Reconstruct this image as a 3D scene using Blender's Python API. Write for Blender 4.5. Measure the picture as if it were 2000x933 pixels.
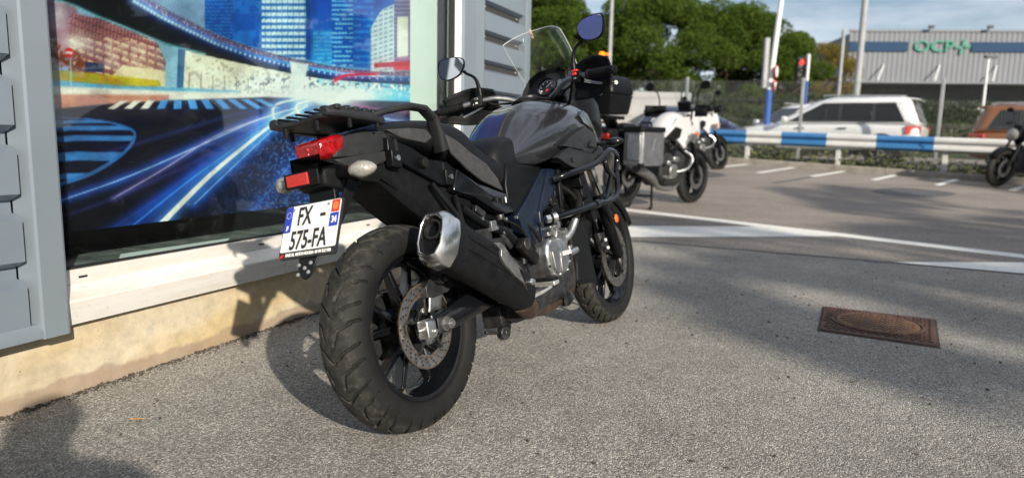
import bpy, bmesh, math, random
import numpy as np
from mathutils import Vector, Matrix
random.seed(7); rng = np.random.default_rng(11)
R = math.radians
for o in list(bpy.data.objects): bpy.data.objects.remove(o, do_unlink=True)
S = bpy.context.scene
COL = S.collection

# ---------------------------------------------------------------- camera
F_PX, PITCH, ROLL, CAM_H = 1365.9, .1443, .0214, .9055
cd = bpy.data.cameras.new('camera'); cam = bpy.data.objects.new('camera', cd); COL.objects.link(cam)
cd.sensor_width = 36; cd.lens = F_PX/2000*36; cd.clip_end = 2000; cd.clip_start = .02
fw = Vector((0, math.cos(PITCH), -math.sin(PITCH))); up0 = Vector((0, math.sin(PITCH), math.cos(PITCH))); rt0 = Vector((1, 0, 0))
rt = math.cos(ROLL)*rt0+math.sin(ROLL)*up0; up = -math.sin(ROLL)*rt0+math.cos(ROLL)*up0
cam.matrix_world = Matrix(((rt.x, up.x, -fw.x, 0), (rt.y, up.y, -fw.y, 0), (rt.z, up.z, -fw.z, CAM_H), (0, 0, 0, 1)))
cd.dof.use_dof = True; cd.dof.focus_distance = 2.35; cd.dof.aperture_fstop = 2.2
S.camera = cam
S.render.resolution_x, S.render.resolution_y = 1024, 477
S.view_settings.view_transform = 'Standard'; S.view_settings.look = 'None'; S.view_settings.gamma = 1
S.view_settings.exposure = .56
S.cycles.max_bounces = 6; S.cycles.diffuse_bounces = 3; S.cycles.glossy_bounces = 4; S.cycles.transparent_max_bounces = 14
# ---------------------------------------------------------------- light
SUN_AZ, SUN_EL = R(151.5), R(23.5)
sd = bpy.data.lights.new('sun', 'SUN'); sd.energy = 5.0; sd.angle = R(.8); sd.color = (1, .91, .77)
sun = bpy.data.objects.new('sun', sd); COL.objects.link(sun)
tosun = Vector((math.sin(SUN_AZ)*math.cos(SUN_EL), math.cos(SUN_AZ)*math.cos(SUN_EL), math.sin(SUN_EL)))
sun.rotation_euler = tosun.to_track_quat('Z', 'Y').to_euler(); sun.location = (12, -20, 12)
W = bpy.data.worlds.new('World'); S.world = W; W.use_nodes = True
wn, wl = W.node_tree.nodes, W.node_tree.links
bg = wn['Background']; bg.inputs['Strength'].default_value = .066
sky = wn.new('ShaderNodeTexSky'); sky.sky_type = 'NISHITA'; sky.sun_disc = False
sky.sun_elevation = SUN_EL; sky.sun_rotation = SUN_AZ; sky.air_density = 1.0; sky.dust_density = .1; sky.ozone_density = 1.5
wtc = wn.new('ShaderNodeTexCoord'); wmp = wn.new('ShaderNodeMapping'); wmp.inputs['Scale'].default_value = (1.6, 1.6, 7.5); wmp.inputs['Rotation'].default_value = (.0, .12, .3)
wno = wn.new('ShaderNodeTexNoise'); wno.inputs['Scale'].default_value = 1.7; wno.inputs['Detail'].default_value = 7; wno.inputs['Roughness'].default_value = .58
wcr = wn.new('ShaderNodeValToRGB'); wcr.color_ramp.elements[0].position = .33; wcr.color_ramp.elements[1].position = .58
wmx = wn.new('ShaderNodeMix'); wmx.data_type = 'RGBA'; wmx.inputs[7].default_value = (8.4, 8.9, 10.0, 1)
wmm = wn.new('ShaderNodeMath'); wmm.operation = 'MULTIPLY'; wmm.inputs[1].default_value = .92
wl.new(wtc.outputs['Generated'], wmp.inputs['Vector']); wl.new(wmp.outputs[0], wno.inputs['Vector']); wl.new(wno.outputs['Fac'], wcr.inputs['Fac'])
wl.new(wcr.outputs['Color'], wmm.inputs[0]); wl.new(wmm.outputs[0], wmx.inputs[0]); wl.new(sky.outputs[0], wmx.inputs[6]); wl.new(wmx.outputs[2], bg.inputs['Color'])

# ---------------------------------------------------------------- materials
def lin(c):
    if isinstance(c, str): c = [int(c[i:i+2], 16)/255 for i in (0, 2, 4)]
    return tuple((x/12.92 if x <= .04045 else ((x+.055)/1.055)**2.4) for x in c)
MATS = {}
def mat(name, col=(.5,.5,.5), rough=.5, metal=0, var=0, vscale=8, bump=0, bscale=200, coat=0, rvar=0, spec=.5, col2=None, det=4, trans=0, emit=None, ior=1.45, alpha=None):
    m = bpy.data.materials.new(name); m.use_nodes = True; MATS[name] = m
    nt = m.node_tree; N, L = nt.nodes, nt.links; b = N['Principled BSDF']
    b.inputs['Base Color'].default_value = (*col, 1); b.inputs['Roughness'].default_value = rough; b.inputs['Metallic'].default_value = metal
    b.inputs['Coat Weight'].default_value = coat; b.inputs['Coat Roughness'].default_value = .06; b.inputs['Specular IOR Level'].default_value = spec; b.inputs['IOR'].default_value = ior
    b.inputs['Transmission Weight'].default_value = trans
    if emit: b.inputs['Emission Color'].default_value = (*emit[0], 1); b.inputs['Emission Strength'].default_value = emit[1]
    if var or bump or rvar or col2:
        tc = N.new('ShaderNodeTexCoord')
    if var or col2 or rvar:
        n = N.new('ShaderNodeTexNoise'); n.inputs['Scale'].default_value = vscale; n.inputs['Detail'].default_value = det; n.inputs['Roughness'].default_value = .6
        L.new(tc.outputs['Object'], n.inputs['Vector'])
        r = N.new('ShaderNodeValToRGB'); r.color_ramp.elements[0].position = .32; r.color_ramp.elements[1].position = .7
        c2 = col2 if col2 else tuple(min(1, c*(1+var)) for c in col); c1 = col if col2 else tuple(c*(1-var) for c in col)
        r.color_ramp.elements[0].color = (*c1, 1); r.color_ramp.elements[1].color = (*c2, 1)
        L.new(n.outputs['Fac'], r.inputs['Fac']); L.new(r.outputs['Color'], b.inputs['Base Color'])
        if rvar:
            mr = N.new('ShaderNodeMapRange'); mr.inputs[1].default_value = .3; mr.inputs[2].default_value = .7; mr.inputs[3].default_value = max(.02, rough-rvar); mr.inputs[4].default_value = min(1, rough+rvar)
            L.new(n.outputs['Fac'], mr.inputs[0]); L.new(mr.outputs[0], b.inputs['Roughness'])
    if bump:
        n2 = N.new('ShaderNodeTexNoise'); n2.inputs['Scale'].default_value = bscale; n2.inputs['Detail'].default_value = 3
        L.new(tc.outputs['Object'], n2.inputs['Vector']); bp = N.new('ShaderNodeBump'); bp.inputs['Strength'].default_value = bump; bp.inputs['Distance'].default_value = .004
        L.new(n2.outputs['Fac'], bp.inputs['Height']); L.new(bp.outputs[0], b.inputs['Normal'])
    return m
def clear_glass(name, tint=(1,1,1), ior=1.45, rough=.0, haze=0):
    m = bpy.data.materials.new(name); m.use_nodes = True; MATS[name] = m
    N, L = m.node_tree.nodes, m.node_tree.links; N.remove(N['Principled BSDF'])
    t = N.new('ShaderNodeBsdfTransparent'); t.inputs[0].default_value = (*tint, 1)
    g = N.new('ShaderNodeBsdfGlossy'); g.inputs['Roughness'].default_value = rough; g.inputs[0].default_value = (1,1,1,1)
    lw = N.new('ShaderNodeLayerWeight'); pw = N.new('ShaderNodeMath'); pw.operation = 'POWER'; pw.inputs[1].default_value = 5; L.new(lw.outputs['Facing'], pw.inputs[0])
    f0 = ((ior-1)/(ior+1))**2*1.05; f = N.new('ShaderNodeMapRange'); f.inputs[3].default_value = f0; f.inputs[4].default_value = 1; L.new(pw.outputs[0], f.inputs[0])
    x = N.new('ShaderNodeMixShader'); L.new(f.outputs[0], x.inputs[0]); L.new(t.outputs[0], x.inputs[1]); L.new(g.outputs[0], x.inputs[2])
    out = x
    if haze:
        d = N.new('ShaderNodeBsdfDiffuse'); d.inputs[0].default_value = (.8,.8,.8,1)
        tc = N.new('ShaderNodeTexCoord'); n = N.new('ShaderNodeTexNoise'); n.inputs['Scale'].default_value = 3.5; n.inputs['Detail'].default_value = 6
        L.new(tc.outputs['Object'], n.inputs['Vector'])
        mr = N.new('ShaderNodeMapRange'); mr.inputs[1].default_value = .35; mr.inputs[2].default_value = .75; mr.inputs[3].default_value = haze*.3; mr.inputs[4].default_value = haze
        L.new(n.outputs['Fac'], mr.inputs[0])
        y = N.new('ShaderNodeMixShader'); L.new(mr.outputs[0], y.inputs[0]); L.new(x.outputs[0], y.inputs[1]); L.new(d.outputs[0], y.inputs[2]); out = y
    L.new(out.outputs[0], N['Material Output'].inputs[0])
    return m
mat('black_plastic', (.006,.0065,.0075), .50, spec=.15, var=.25, vscale=30, bump=.22, bscale=900, rvar=.08)
mat('cowl_plastic', (.016,.017,.019), .42, spec=.3, var=.25, vscale=30, bump=.3, bscale=1100, rvar=.06)
mat('black_gloss', (.004,.0045,.006), .16, var=.2, vscale=12, coat=.25, spec=.4, rvar=.05)
mat('black_satin', (.004,.0045,.0055), .38, spec=.2, var=.3, vscale=20, rvar=.1)
mat('navy_frame', (.006,.010,.022), .30, spec=.4, var=.2, vscale=20, rvar=.06, coat=.2)
mat('rubber', (.006,.006,.006), .66, spec=.2, var=.35, vscale=40, bump=.25, bscale=500, rvar=.1)
mat('seat_black', (.006,.0065,.008), .50, spec=.22, var=.2, vscale=25, bump=.15, bscale=700)
mat('seat_grey', (.040,.041,.045), .66, spec=.3, var=.25, vscale=60, bump=.5, bscale=1100)
mat('steel', (.62,.61,.58), .26, metal=1, var=.12, vscale=15, rvar=.1)
mat('chrome', (.70,.70,.69), .22, metal=1, var=.02, vscale=3)
mat('aluminium', (.56,.57,.57), .38, metal=1, var=.14, vscale=30, rvar=.1)
mat('cast_grey', (.27,.27,.27), .42, metal=.85, var=.2, vscale=35, rvar=.1)
mat('dark_metal', (.05,.05,.052), .42, metal=.7, var=.4, vscale=35, rvar=.14)
mat('disc_steel', (.42,.41,.395), .34, metal=1, var=.2, vscale=45, rvar=.12)
mat('disc_rust', (.12,.09,.07), .6, metal=.6, var=.45, vscale=70)
mat('rust_pipe', (.055,.034,.026), .5, metal=.75, col2=(.13,.095,.07), vscale=14, rvar=.15)
mat('paint_white', (.8,.8,.79), .4, var=.05, vscale=5)
mat('bike_white', (.46,.46,.47), .22, coat=.5, var=.03, vscale=3)
mat('panel_grey', (.16,.165,.175), .42, metal=.6, var=.15, vscale=10, rvar=.1)
mat('red_lens', (.24,.003,.005), .12, coat=.5, var=.5, vscale=90, bump=.5, bscale=140)
mat('red_reflector', (.5,.02,.012), .25, coat=.6, bump=.9, bscale=500, var=.25, vscale=200)
mat('clear_lens', (.24,.23,.21), .12, coat=.8, var=.2, vscale=70, bump=.6, bscale=160, spec=.8)
mat('amber', (.62,.14,.01), .2, coat=.7, bump=.4, bscale=300)
mat('red_button', (.5,.02,.02), .4)
mat('mirror_glass', (.80,.80,.82), .02, metal=1)
mat('gauge_face', (.012,.012,.013), .45)
mat('white_print', (.8,.8,.8), .5)
mat('red_print', (.55,.03,.02), .5)
mat('plate_white', (.78,.78,.76), .36, var=.04, vscale=20, coat=.2)
mat('plate_blue', lin('2338a8'), .4)
mat('plate_red', lin('c23a22'), .45)
mat('plate_black', (.012,.012,.012), .45)
mat('peg_alu', (.70,.69,.66), .33, metal=.8, var=.1, vscale=30)
mat('wood_peg', (.55,.33,.18), .6)
clear_glass('screen_plastic', (.93,.95,.95), 1.35, .02, haze=.03)
clear_glass('window_glass', (.90,.95,.94), 1.5, .0, haze=.004)
clear_glass('car_glass', (.10,.12,.13), 1.55, .0)
# tank: flake metallic with clear coat
m = mat('tank_metallic', (.085,.089,.10), .22, metal=.85, var=.10, vscale=900, coat=.9, bump=.06, bscale=1600)
def tyre_material():
    g = G('tyre_rubber', .62); sx = g.N.new('ShaderNodeSeparateXYZ'); g.L.new(g.tc, sx.inputs[0])
    r = g.math('SQRT', g.math('ADD', g.math('MULTIPLY', sx.outputs[0], sx.outputs[0]), g.math('MULTIPLY', sx.outputs[2], sx.outputs[2])))
    tread = g.ramp(g.math('ADD', r, g.math('MULTIPLY', g.math('SUBTRACT', g.noise(30, 5), .5), .02)), [(.290, 0.0), (.304, 1.0)])
    dust = g.ramp(g.noise(48, 8, .72), [(.34, (.012,.012,.0115)), (.55, (.032,.031,.028)), (.74, (.080,.074,.064))])
    speck = g.ramp(g.noise(190, 2), [(.70, 0.0), (.76, .8)]); dust = g.mix(speck, dust, (.16,.15,.13))
    side = g.ramp(g.noise(12, 5), [(.3, (.006,.006,.006)), (.7, (.012,.012,.012))])
    g.color(g.mix(tread, side, dust)); g.b.inputs['Specular IOR Level'].default_value = .2; g.bump(g.noise(420, 4), .5, .003)
TYRE_LATER = tyre_material
# poster / attribute colour
m = bpy.data.materials.new('poster_print'); m.use_nodes = True; MATS['poster_print'] = m
a = m.node_tree.nodes.new('ShaderNodeVertexColor'); a.layer_name = 'print'
m.node_tree.links.new(a.outputs[0], m.node_tree.nodes['Principled BSDF'].inputs['Base Color']); m.node_tree.nodes['Principled BSDF'].inputs['Roughness'].default_value = .6; m.node_tree.nodes['Principled BSDF'].inputs['Specular IOR Level'].default_value = .12

class G:
    """small node-graph helper"""
    def __init__(s, name, rough=.8):
        s.m = bpy.data.materials.new(name); s.m.use_nodes = True; MATS[name] = s.m
        s.N, s.L = s.m.node_tree.nodes, s.m.node_tree.links; s.b = s.N['Principled BSDF']; s.b.inputs['Roughness'].default_value = rough
        s.tc = s.N.new('ShaderNodeTexCoord').outputs['Object']
    def noise(s, scale, det=4, rough=.55, vec=None, out='Fac'):
        n = s.N.new('ShaderNodeTexNoise'); n.inputs['Scale'].default_value = scale; n.inputs['Detail'].default_value = det; n.inputs['Roughness'].default_value = rough
        s.L.new(vec or s.tc, n.inputs['Vector']); return n.outputs[out]
    def vor(s, scale, feature='F1', out='Distance', vec=None):
        n = s.N.new('ShaderNodeTexVoronoi'); n.feature = feature; n.inputs['Scale'].default_value = scale; s.L.new(vec or s.tc, n.inputs['Vector']); return n.outputs[out]
    def ramp(s, fac, stops):
        n = s.N.new('ShaderNodeValToRGB'); cr = n.color_ramp
        while len(cr.elements) < len(stops): cr.elements.new(.5)
        for e, (p, c) in zip(cr.elements, stops): e.position = p; e.color = (*(c if isinstance(c, tuple) else (c, c, c)), 1)
        s.L.new(fac, n.inputs[0]); return n.outputs[0]
    def mix(s, fac, a, b, mode='MIX'):
        n = s.N.new('ShaderNodeMix'); n.data_type = 'RGBA'; n.blend_type = mode
        for k, v in ((0, fac), (6, a), (7, b)):
            if isinstance(v, (int, float)): n.inputs[k].default_value = v if k == 0 else (v, v, v, 1)
            elif isinstance(v, tuple): n.inputs[k].default_value = (*v, 1)
            else: s.L.new(v, n.inputs[k])
        return n.outputs[2]
    def math(s, op, a, b=0):
        n = s.N.new('ShaderNodeMath'); n.operation = op
        for k, v in ((0, a), (1, b)):
            if isinstance(v, (int, float)): n.inputs[k].default_value = v
            else: s.L.new(v, n.inputs[k])
        return n.outputs[0]
    def mapping(s, scale=(1,1,1), rot=(0,0,0)):
        n = s.N.new('ShaderNodeMapping'); n.inputs['Scale'].default_value = scale; n.inputs['Rotation'].default_value = rot; s.L.new(s.tc, n.inputs[0]); return n.outputs[0]
    def bump(s, h, strength=.5, dist=.005):
        n = s.N.new('ShaderNodeBump'); n.inputs['Strength'].default_value = strength; n.inputs['Distance'].default_value = dist; s.L.new(h, n.inputs['Height']); s.L.new(n.outputs[0], s.b.inputs['Normal'])
    def color(s, c): s.L.new(c, s.b.inputs['Base Color'])
TYRE_LATER()
# coarse exposed-aggregate asphalt
g = G('coarse_asphalt', .85)
warp = g.noise(60, 2, out='Color'); wv = g.mix(.012, g.tc, warp, 'ADD')
cells = g.vor(175, 'F1', 'Color', wv); dist = g.vor(175, 'F1', 'Distance', wv); edge = g.vor(175, 'DISTANCE_TO_EDGE', 'Distance', wv)
stone = g.ramp(cells, [(.15, (.11,.106,.097)), (.4, (.295,.28,.252)), (.6, (.465,.44,.395)), (.85, (.72,.685,.615))])
stone = g.mix(.35, stone, g.ramp(g.vor(210, 'F1', 'Color'), [(0, (.10,.095,.09)), (1, (.52,.48,.42))]))
gap = g.ramp(edge, [(.0, 0.0), (.16, 1.0)])
c = g.mix(gap, (.070,.066,.060), stone)
big = g.ramp(g.noise(.9, 5), [(.3, .74), (.7, 1.08)]); med = g.ramp(g.noise(7, 4), [(.3, .88), (.7, 1.08)])
c = g.mix(1, g.mix(1, c, big, 'MULTIPLY'), med, 'MULTIPLY')
spots = g.ramp(g.noise(38, 2), [(.70, 1.0), (.76, .55)]); c = g.mix(1, c, spots, 'MULTIPLY'); oil = g.ramp(g.noise(2.3, 3, .5), [(.66, 1.0), (.74, .66)]); c = g.mix(1, c, oil, 'MULTIPLY')
g.color(c); h = g.math('ADD', g.math('MULTIPLY', g.math('SUBTRACT', 1, dist), .6), g.math('MULTIPLY', g.noise(300, 2), .35)); g.bump(h, .9, .006)
# smoother older asphalt
g = G('smooth_asphalt', .82)
cells = g.vor(95, 'F1', 'Color'); st = g.ramp(cells, [(0, (.115,.099,.084)), (.5, (.205,.178,.152)), (1, (.32,.28,.24))])
big = g.ramp(g.noise(.45, 6, .6), [(.3, .74), (.7, 1.12)]); streak = g.ramp(g.noise(1.0, 5, .6, g.mapping((.35, 2.2, 1), (0,0,.5))), [(.3, .84), (.7, 1.1)])
c = g.mix(1, g.mix(1, st, big, 'MULTIPLY'), streak, 'MULTIPLY'); g.color(c); g.bump(g.noise(140, 3), .45, .004)
# road paint
g = G('road_paint', .7)
wear = g.ramp(g.noise(26, 8, .72), [(.30, (.20,.19,.17)), (.42, (.66,.65,.61)), (1, (.80,.79,.75))]); g.color(wear); g.bump(g.noise(130, 2), .3, .003)
# worn fresh tar
mat('tar', (.075,.075,.08), .7, var=.3, vscale=12, bump=.3, bscale=150)
# grass / soil ground
g = G('grass_ground', .95); g.color(g.ramp(g.noise(1.2, 8, .7), [(.3, (.055,.075,.022)), (.55, (.09,.11,.035)), (.75, (.16,.13,.07))])); g.bump(g.noise(40, 4), .8, .03)
mat('leaf_green', (.045,.085,.018), .6, col2=(.09,.14,.03), vscale=1.4)
mat('verge_green', (.06,.085,.025), .7, col2=(.12,.12,.045), vscale=2)
for nm, a_, b_ in (('pine_needles', (.045,.085,.014), (.105,.155,.022)), ('hedge_green', (.016,.034,.008), (.04,.066,.016)), ('shrub_grey', (.09,.10,.06), (.16,.16,.10)), ('autumn_leaf', (.14,.12,.025), (.24,.19,.04))):
    mat(nm, a_, .65, col2=b_, vscale=.9, det=6)
for nm in ('pine_needles', 'hedge_green', 'autumn_leaf', 'shrub_grey'):
    m = MATS[nm]; N, L = m.node_tree.nodes, m.node_tree.links; b_ = N['Principled BSDF']; col_ = b_.inputs['Base Color'].links[0].from_socket
    tr_ = N.new('ShaderNodeBsdfTranslucent'); L.new(col_, tr_.inputs[0]); mx_ = N.new('ShaderNodeMixShader'); mx_.inputs[0].default_value = .45; b_.inputs['Specular IOR Level'].default_value = .15
    L.new(b_.outputs[0], mx_.inputs[1]); L.new(tr_.outputs[0], mx_.inputs[2]); L.new(mx_.outputs[0], N['Material Output'].inputs[0])
mat('bark', (.10,.07,.05), .9, var=.4, vscale=6, bump=.8, bscale=25)
mat('kerb_stone', (.22,.20,.17), .85, var=.25, vscale=6, bump=.5, bscale=60)
mat('rail_white', (.50,.50,.485), .45, var=.1, vscale=3, rvar=.1)
mat('rail_blue', (.035,.145,.33), .45, var=.12, vscale=3, rvar=.1)
mat('fence_wire', (.16,.165,.17), .5, metal=.4)
mat('galv', (.34,.35,.36), .5, metal=.5, var=.15, vscale=5)
mat('pole_white', (.66,.67,.68), .5, var=.08, vscale=3)
mat('pole_blue', (.01,.08,.33), .5)
mat('pole_grey', (.30,.31,.32), .55, var=.15, vscale=3)
# facade
g = G('concrete_plinth', .85)
base = g.ramp(g.noise(3.2, 6, .6), [(.3, (.38,.315,.215)), (.5, (.45,.385,.275)), (.72, (.48,.43,.335))])
yel = g.ramp(g.noise(1.7, 3, .5, g.mapping((1, 1, 2.2))), [(.48, 0.0), (.66, .75)])
c = g.mix(yel, base, (.44,.33,.16))
pit = g.ramp(g.vor(42, 'F1', 'Distance', g.mix(.03, g.tc, g.noise(20, 2, out='Color'), 'ADD')), [(.05, .35), (.10, 1.0)]); pm = g.ramp(g.noise(9, 2), [(.5, 0.0), (.58, 1.0)])
c = g.mix(1, c, g.mix(pm, 1.0, pit), 'MULTIPLY')
grime = g.ramp(g.noise(14, 6, .7), [(.35, .78), (.6, 1.05)]); c = g.mix(1, c, grime, 'MULTIPLY')
sx = g.N.new('ShaderNodeSeparateXYZ'); g.L.new(g.tc, sx.inputs[0])
low = g.math('ADD', sx.outputs[2], g.math('MULTIPLY', g.noise(9, 4), -.09))
c = g.mix(g.ramp(low, [(-.01, .6), (.015, 0.0)]), c, (.20,.135,.10)); g.color(c); g.bump(g.noise(60, 5), .35, .004)
mat('sheet_blue', (.185,.225,.268), .36, metal=.25, var=.05, vscale=2.5, rvar=.07)
mat('trim_blue', (.195,.232,.27), .36, metal=.25, var=.05, vscale=2, rvar=.07)
g = G('sill_metal', .42)
st = g.ramp(g.noise(5, 7, .7, g.mapping((.5, 1, 5))), [(.42, (.62,.61,.59)), (.66, (.55,.52,.46)), (.86, (.36,.26,.17))]); dirt = g.ramp(g.noise(45, 5, .7), [(.28, .7), (.40, 1.0)])
g.color(g.mix(1, st, dirt, 'MULTIPLY')); g.b.inputs['Metallic'].default_value = .15
mat('frame_white', (.82,.82,.80), .4, var=.04, vscale=4)
mat('gasket', (.01,.01,.011), .6)
mat('floor_tile', (.15,.165,.16), .35, var=.35, vscale=9, rvar=.12)  # tile colour lightened to stand in for the ground reflected in the glass
mat('white_board', (.74,.78,.76), .5, var=.05, vscale=3)
g = G('film_pale', .55)
c = g.ramp(g.noise(2.2, 6, .6, g.mapping((1.5, 1, .5))), [(.3, (.52,.56,.52)), (.7, (.62,.65,.61))]); sp = g.ramp(g.noise(70, 3), [(.72, 1.0), (.76, .45)]); g.color(g.mix(1, c, sp, 'MULTIPLY'))
mat('wall_dark', (.03,.032,.035), .8)
g = G('rust_iron', .75)
c = g.ramp(g.noise(9, 6, .65), [(.3, (.05,.024,.018)), (.55, (.085,.040,.027)), (.78, (.14,.075,.038))]); g.color(c); g.bump(g.noise(120, 4), .6, .004)
mat('rust_lid', (.10,.05,.022), .7, col2=(.17,.088,.035), vscale=11, bump=.5, bscale=120)
mat('clad_grey', (.20,.21,.23), .75, spec=.15, var=.05, vscale=.3)
mat('clad_band', (.03,.06,.115), .8, spec=.1)
mat('sign_green', (.006,.20,.13), .5)
mat('dry_leaf', (.45,.25,.08), .8, var=.3, vscale=60)
mat('debris', (.06,.048,.035), .95, var=.5, vscale=60)
mat('skin', (.5,.3,.22), .6); mat('cloth_dark', (.03,.035,.05), .85, var=.2, vscale=40); mat('hair', (.02,.015,.01), .8)
mat('car_white', (.72,.73,.73), .22, coat=.8); mat('car_orange', (.22,.075,.018), .3, coat=.8, metal=.3); mat('car_blue', lin('1c2c55'), .22, coat=.8, metal=.4)
mat('car_dark', (.015,.015,.016), .5); mat('lamp_red_lit', (.6,.02,.01), .3, emit=((1,.05,.02), 1.0)); mat('amber_lit', (.7,.16,.01), .3, emit=((1,.2,.01), 1.6))
mat('wall_white', (.34,.34,.335), .8, var=.15, vscale=1.5)

# ---------------------------------------------------------------- helpers
def tag(o, label=None, cat=None, group=None, kind=None):
    if label: o['label'] = label
    if cat: o['category'] = cat
    if group: o['group'] = group
    if kind: o['kind'] = kind
    return o
def empty(name, loc=(0,0,0), rz=0, label=None, cat=None, group=None):
    o = bpy.data.objects.new(name, None); COL.objects.link(o); o.location = loc; o.rotation_euler = (0, 0, rz); o.empty_display_size = .2
    return tag(o, label, cat, group)
def catmull(pts, n=6, closed=False):
    P = [Vector(p) for p in pts]; out = []; m = len(P)
    for i in range(m if closed else m-1):
        p0 = P[(i-1) % m] if closed or i > 0 else P[0]*2-P[1]; p1 = P[i]; p2 = P[(i+1) % m]; p3 = P[(i+2) % m] if closed or i+2 < m else P[-1]*2-P[-2]
        for k in range(n):
            t = k/n; out.append(.5*((2*p1)+(p2-p0)*t+(2*p0-5*p1+4*p2-p3)*t*t+(3*p1-p0-3*p2+p3)*t**3))
    if not closed: out.append(P[-1])
    return out
class MB:
    def __init__(s): s.v = []; s.f = []
    def add(s, v, f):
        k = len(s.v); s.v += [tuple(p) for p in v]; s.f += [tuple(i+k for i in q) for q in f]; return s
    def box(s, c, d, rot=None):
        x, y, z = d[0]/2, d[1]/2, d[2]/2; v = [Vector((i*x, j*y, k*z)) for i in (-1,1) for j in (-1,1) for k in (-1,1)]
        if rot is not None: v = [rot @ p for p in v]
        c = Vector(c); return s.add([p+c for p in v], [(0,1,3,2),(4,6,7,5),(0,4,5,1),(2,3,7,6),(0,2,6,4),(1,5,7,3)])
    def beam(s, a, b, w, h, w2=None, h2=None, upv=(0,0,1)):
        a, b = Vector(a), Vector(b); d = (b-a).normalized(); sd_ = d.cross(Vector(upv)).normalized(); u = sd_.cross(d)
        w2 = w if w2 is None else w2; h2 = h if h2 is None else h2; v = []
        for p, ww, hh in ((a, w, h), (b, w2, h2)):
            for i, j in ((-1,-1),(1,-1),(1,1),(-1,1)): v.append(p+sd_*(i*ww/2)+u*(j*hh/2))
        return s.add(v, [(3,2,1,0),(4,5,6,7),(0,1,5,4),(1,2,6,5),(2,3,7,6),(3,0,4,7)])
    def tube(s, pts, r, n=10, smooth=0, cap=True):
        P = catmull(pts, smooth) if smooth else [Vector(p) for p in pts]
        m = len(P); rr = r if hasattr(r, '__len__') else [r]*len(pts)
        if len(rr) != m: rr = list(np.interp(np.linspace(0, 1, m), np.linspace(0, 1, len(rr)), rr))
        v = []; prev = None
        for i, p in enumerate(P):
            t = (P[min(i+1, m-1)]-P[max(i-1, 0)]).normalized()
            u = (prev-t*prev.dot(t)) if prev is not None else t.cross(Vector((0,0,1)) if abs(t.z) < .9 else Vector((1,0,0)))
            u.normalize(); prev = u; w = t.cross(u)
            for k in range(n):
                a = 2*math.pi*k/n; v.append(p+(u*math.cos(a)+w*math.sin(a))*rr[i])
        f = [(i*n+k, i*n+(k+1) % n, (i+1)*n+(k+1) % n, (i+1)*n+k) for i in range(m-1) for k in range(n)]
        if cap: f += [tuple(range(n-1, -1, -1)), tuple((m-1)*n+k for k in range(n))]
        return s.add(v, f)
    def lathe(s, prof, c=(0,0,0), axis='y', n=48, closed=False, a0=0, a1=2*math.pi):
        """prof: list of (along-axis, radius)"""
        v = []; m = len(prof); c = Vector(c); full = abs(a1-a0-2*math.pi) < 1e-6; nn = n if full else n+1
        for k in range(nn):
            a = a0+(a1-a0)*k/n; ca, sa = math.cos(a), math.sin(a)
            for h, r in prof:
                p = {'y': (r*ca, h, r*sa), 'z': (r*ca, r*sa, h), 'x': (h, r*ca, r*sa)}[axis]; v.append(c+Vector(p))
        f = []; mm = m if closed else m-1
        for k in range(n):
            for i in range(mm):
                j = (i+1) % m; k2 = (k+1) % nn; f.append((k*m+i, k*m+j, k2*m+j, k2*m+i))
        return s.add(v, f)
    def loft(s, secs, closed=True, cap=True):
        n = len(secs[0]); v = [p for q in secs for p in q]; f = []
        for i in range(len(secs)-1):
            for k in range(n if closed else n-1): f.append((i*n+k, i*n+(k+1) % n, (i+1)*n+(k+1) % n, (i+1)*n+k))
        if cap and closed: f += [tuple(range(n-1, -1, -1)), tuple((len(secs)-1)*n+k for k in range(n))]
        return s.add(v, f)
    def plate(s, pts, off, bulge=0):
        """polygon in 3D extruded by vector off; bulge lifts a centre vertex along -off"""
        P = [Vector(p) for p in pts]; o = Vector(off); n = len(P)
        v = P+[p+o for p in P]; f = [(i, (i+1) % n, n+(i+1) % n, n+i) for i in range(n)]
        if bulge:
            cpt = sum(P, Vector())/n-o.normalized()*bulge; v.append(cpt); f += [((i+1) % n, i, 2*n) for i in range(n)]
        else: f.append(tuple(range(n-1, -1, -1)))
        f.append(tuple(n+i for i in range(n)))
        return s.add(v, f)
    def grid(s, fn, nu, nv):
        v = [fn(i/nu, j/nv) for i in range(nu+1) for j in range(nv+1)]; w = nv+1
        return s.add(v, [(i*w+j, (i+1)*w+j, (i+1)*w+j+1, i*w+j+1) for i in range(nu) for j in range(nv)])
    def xf(s, M): s.v = [tuple(M @ Vector(p)) for p in s.v]; return s
    def flip(s): s.v = [(x, -y, z) for x, y, z in s.v]; s.f = [tuple(reversed(q)) for q in s.f]; return s
    def obj(s, name, mt, parent=None, smooth=False, bevel=0, sub=0, solid=0, seg=2, fix=True, angle=40):
        me = bpy.data.meshes.new(name); me.from_pydata(s.v, [], s.f)
        if fix:
            b = bmesh.new(); b.from_mesh(me); bmesh.ops.recalc_face_normals(b, faces=b.faces); b.to_mesh(me); b.free()
        me.materials.append(MATS[mt]); o = bpy.data.objects.new(name, me); COL.objects.link(o)
        if parent: o.parent = parent
        if solid: md = o.modifiers.new('s', 'SOLIDIFY'); md.thickness = solid; md.offset = 0
        if bevel: md = o.modifiers.new('b', 'BEVEL'); md.width = bevel; md.segments = seg; md.limit_method = 'ANGLE'; md.angle_limit = R(28)
        if sub: md = o.modifiers.new('u', 'SUBSURF'); md.levels = md.render_levels = sub
        if smooth or bevel or sub:
            me.polygons.foreach_set('use_smooth', [True]*len(me.polygons))
            if not sub:
                try: me.set_sharp_from_angle(angle=R(angle))
                except Exception: pass
        return o
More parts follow.
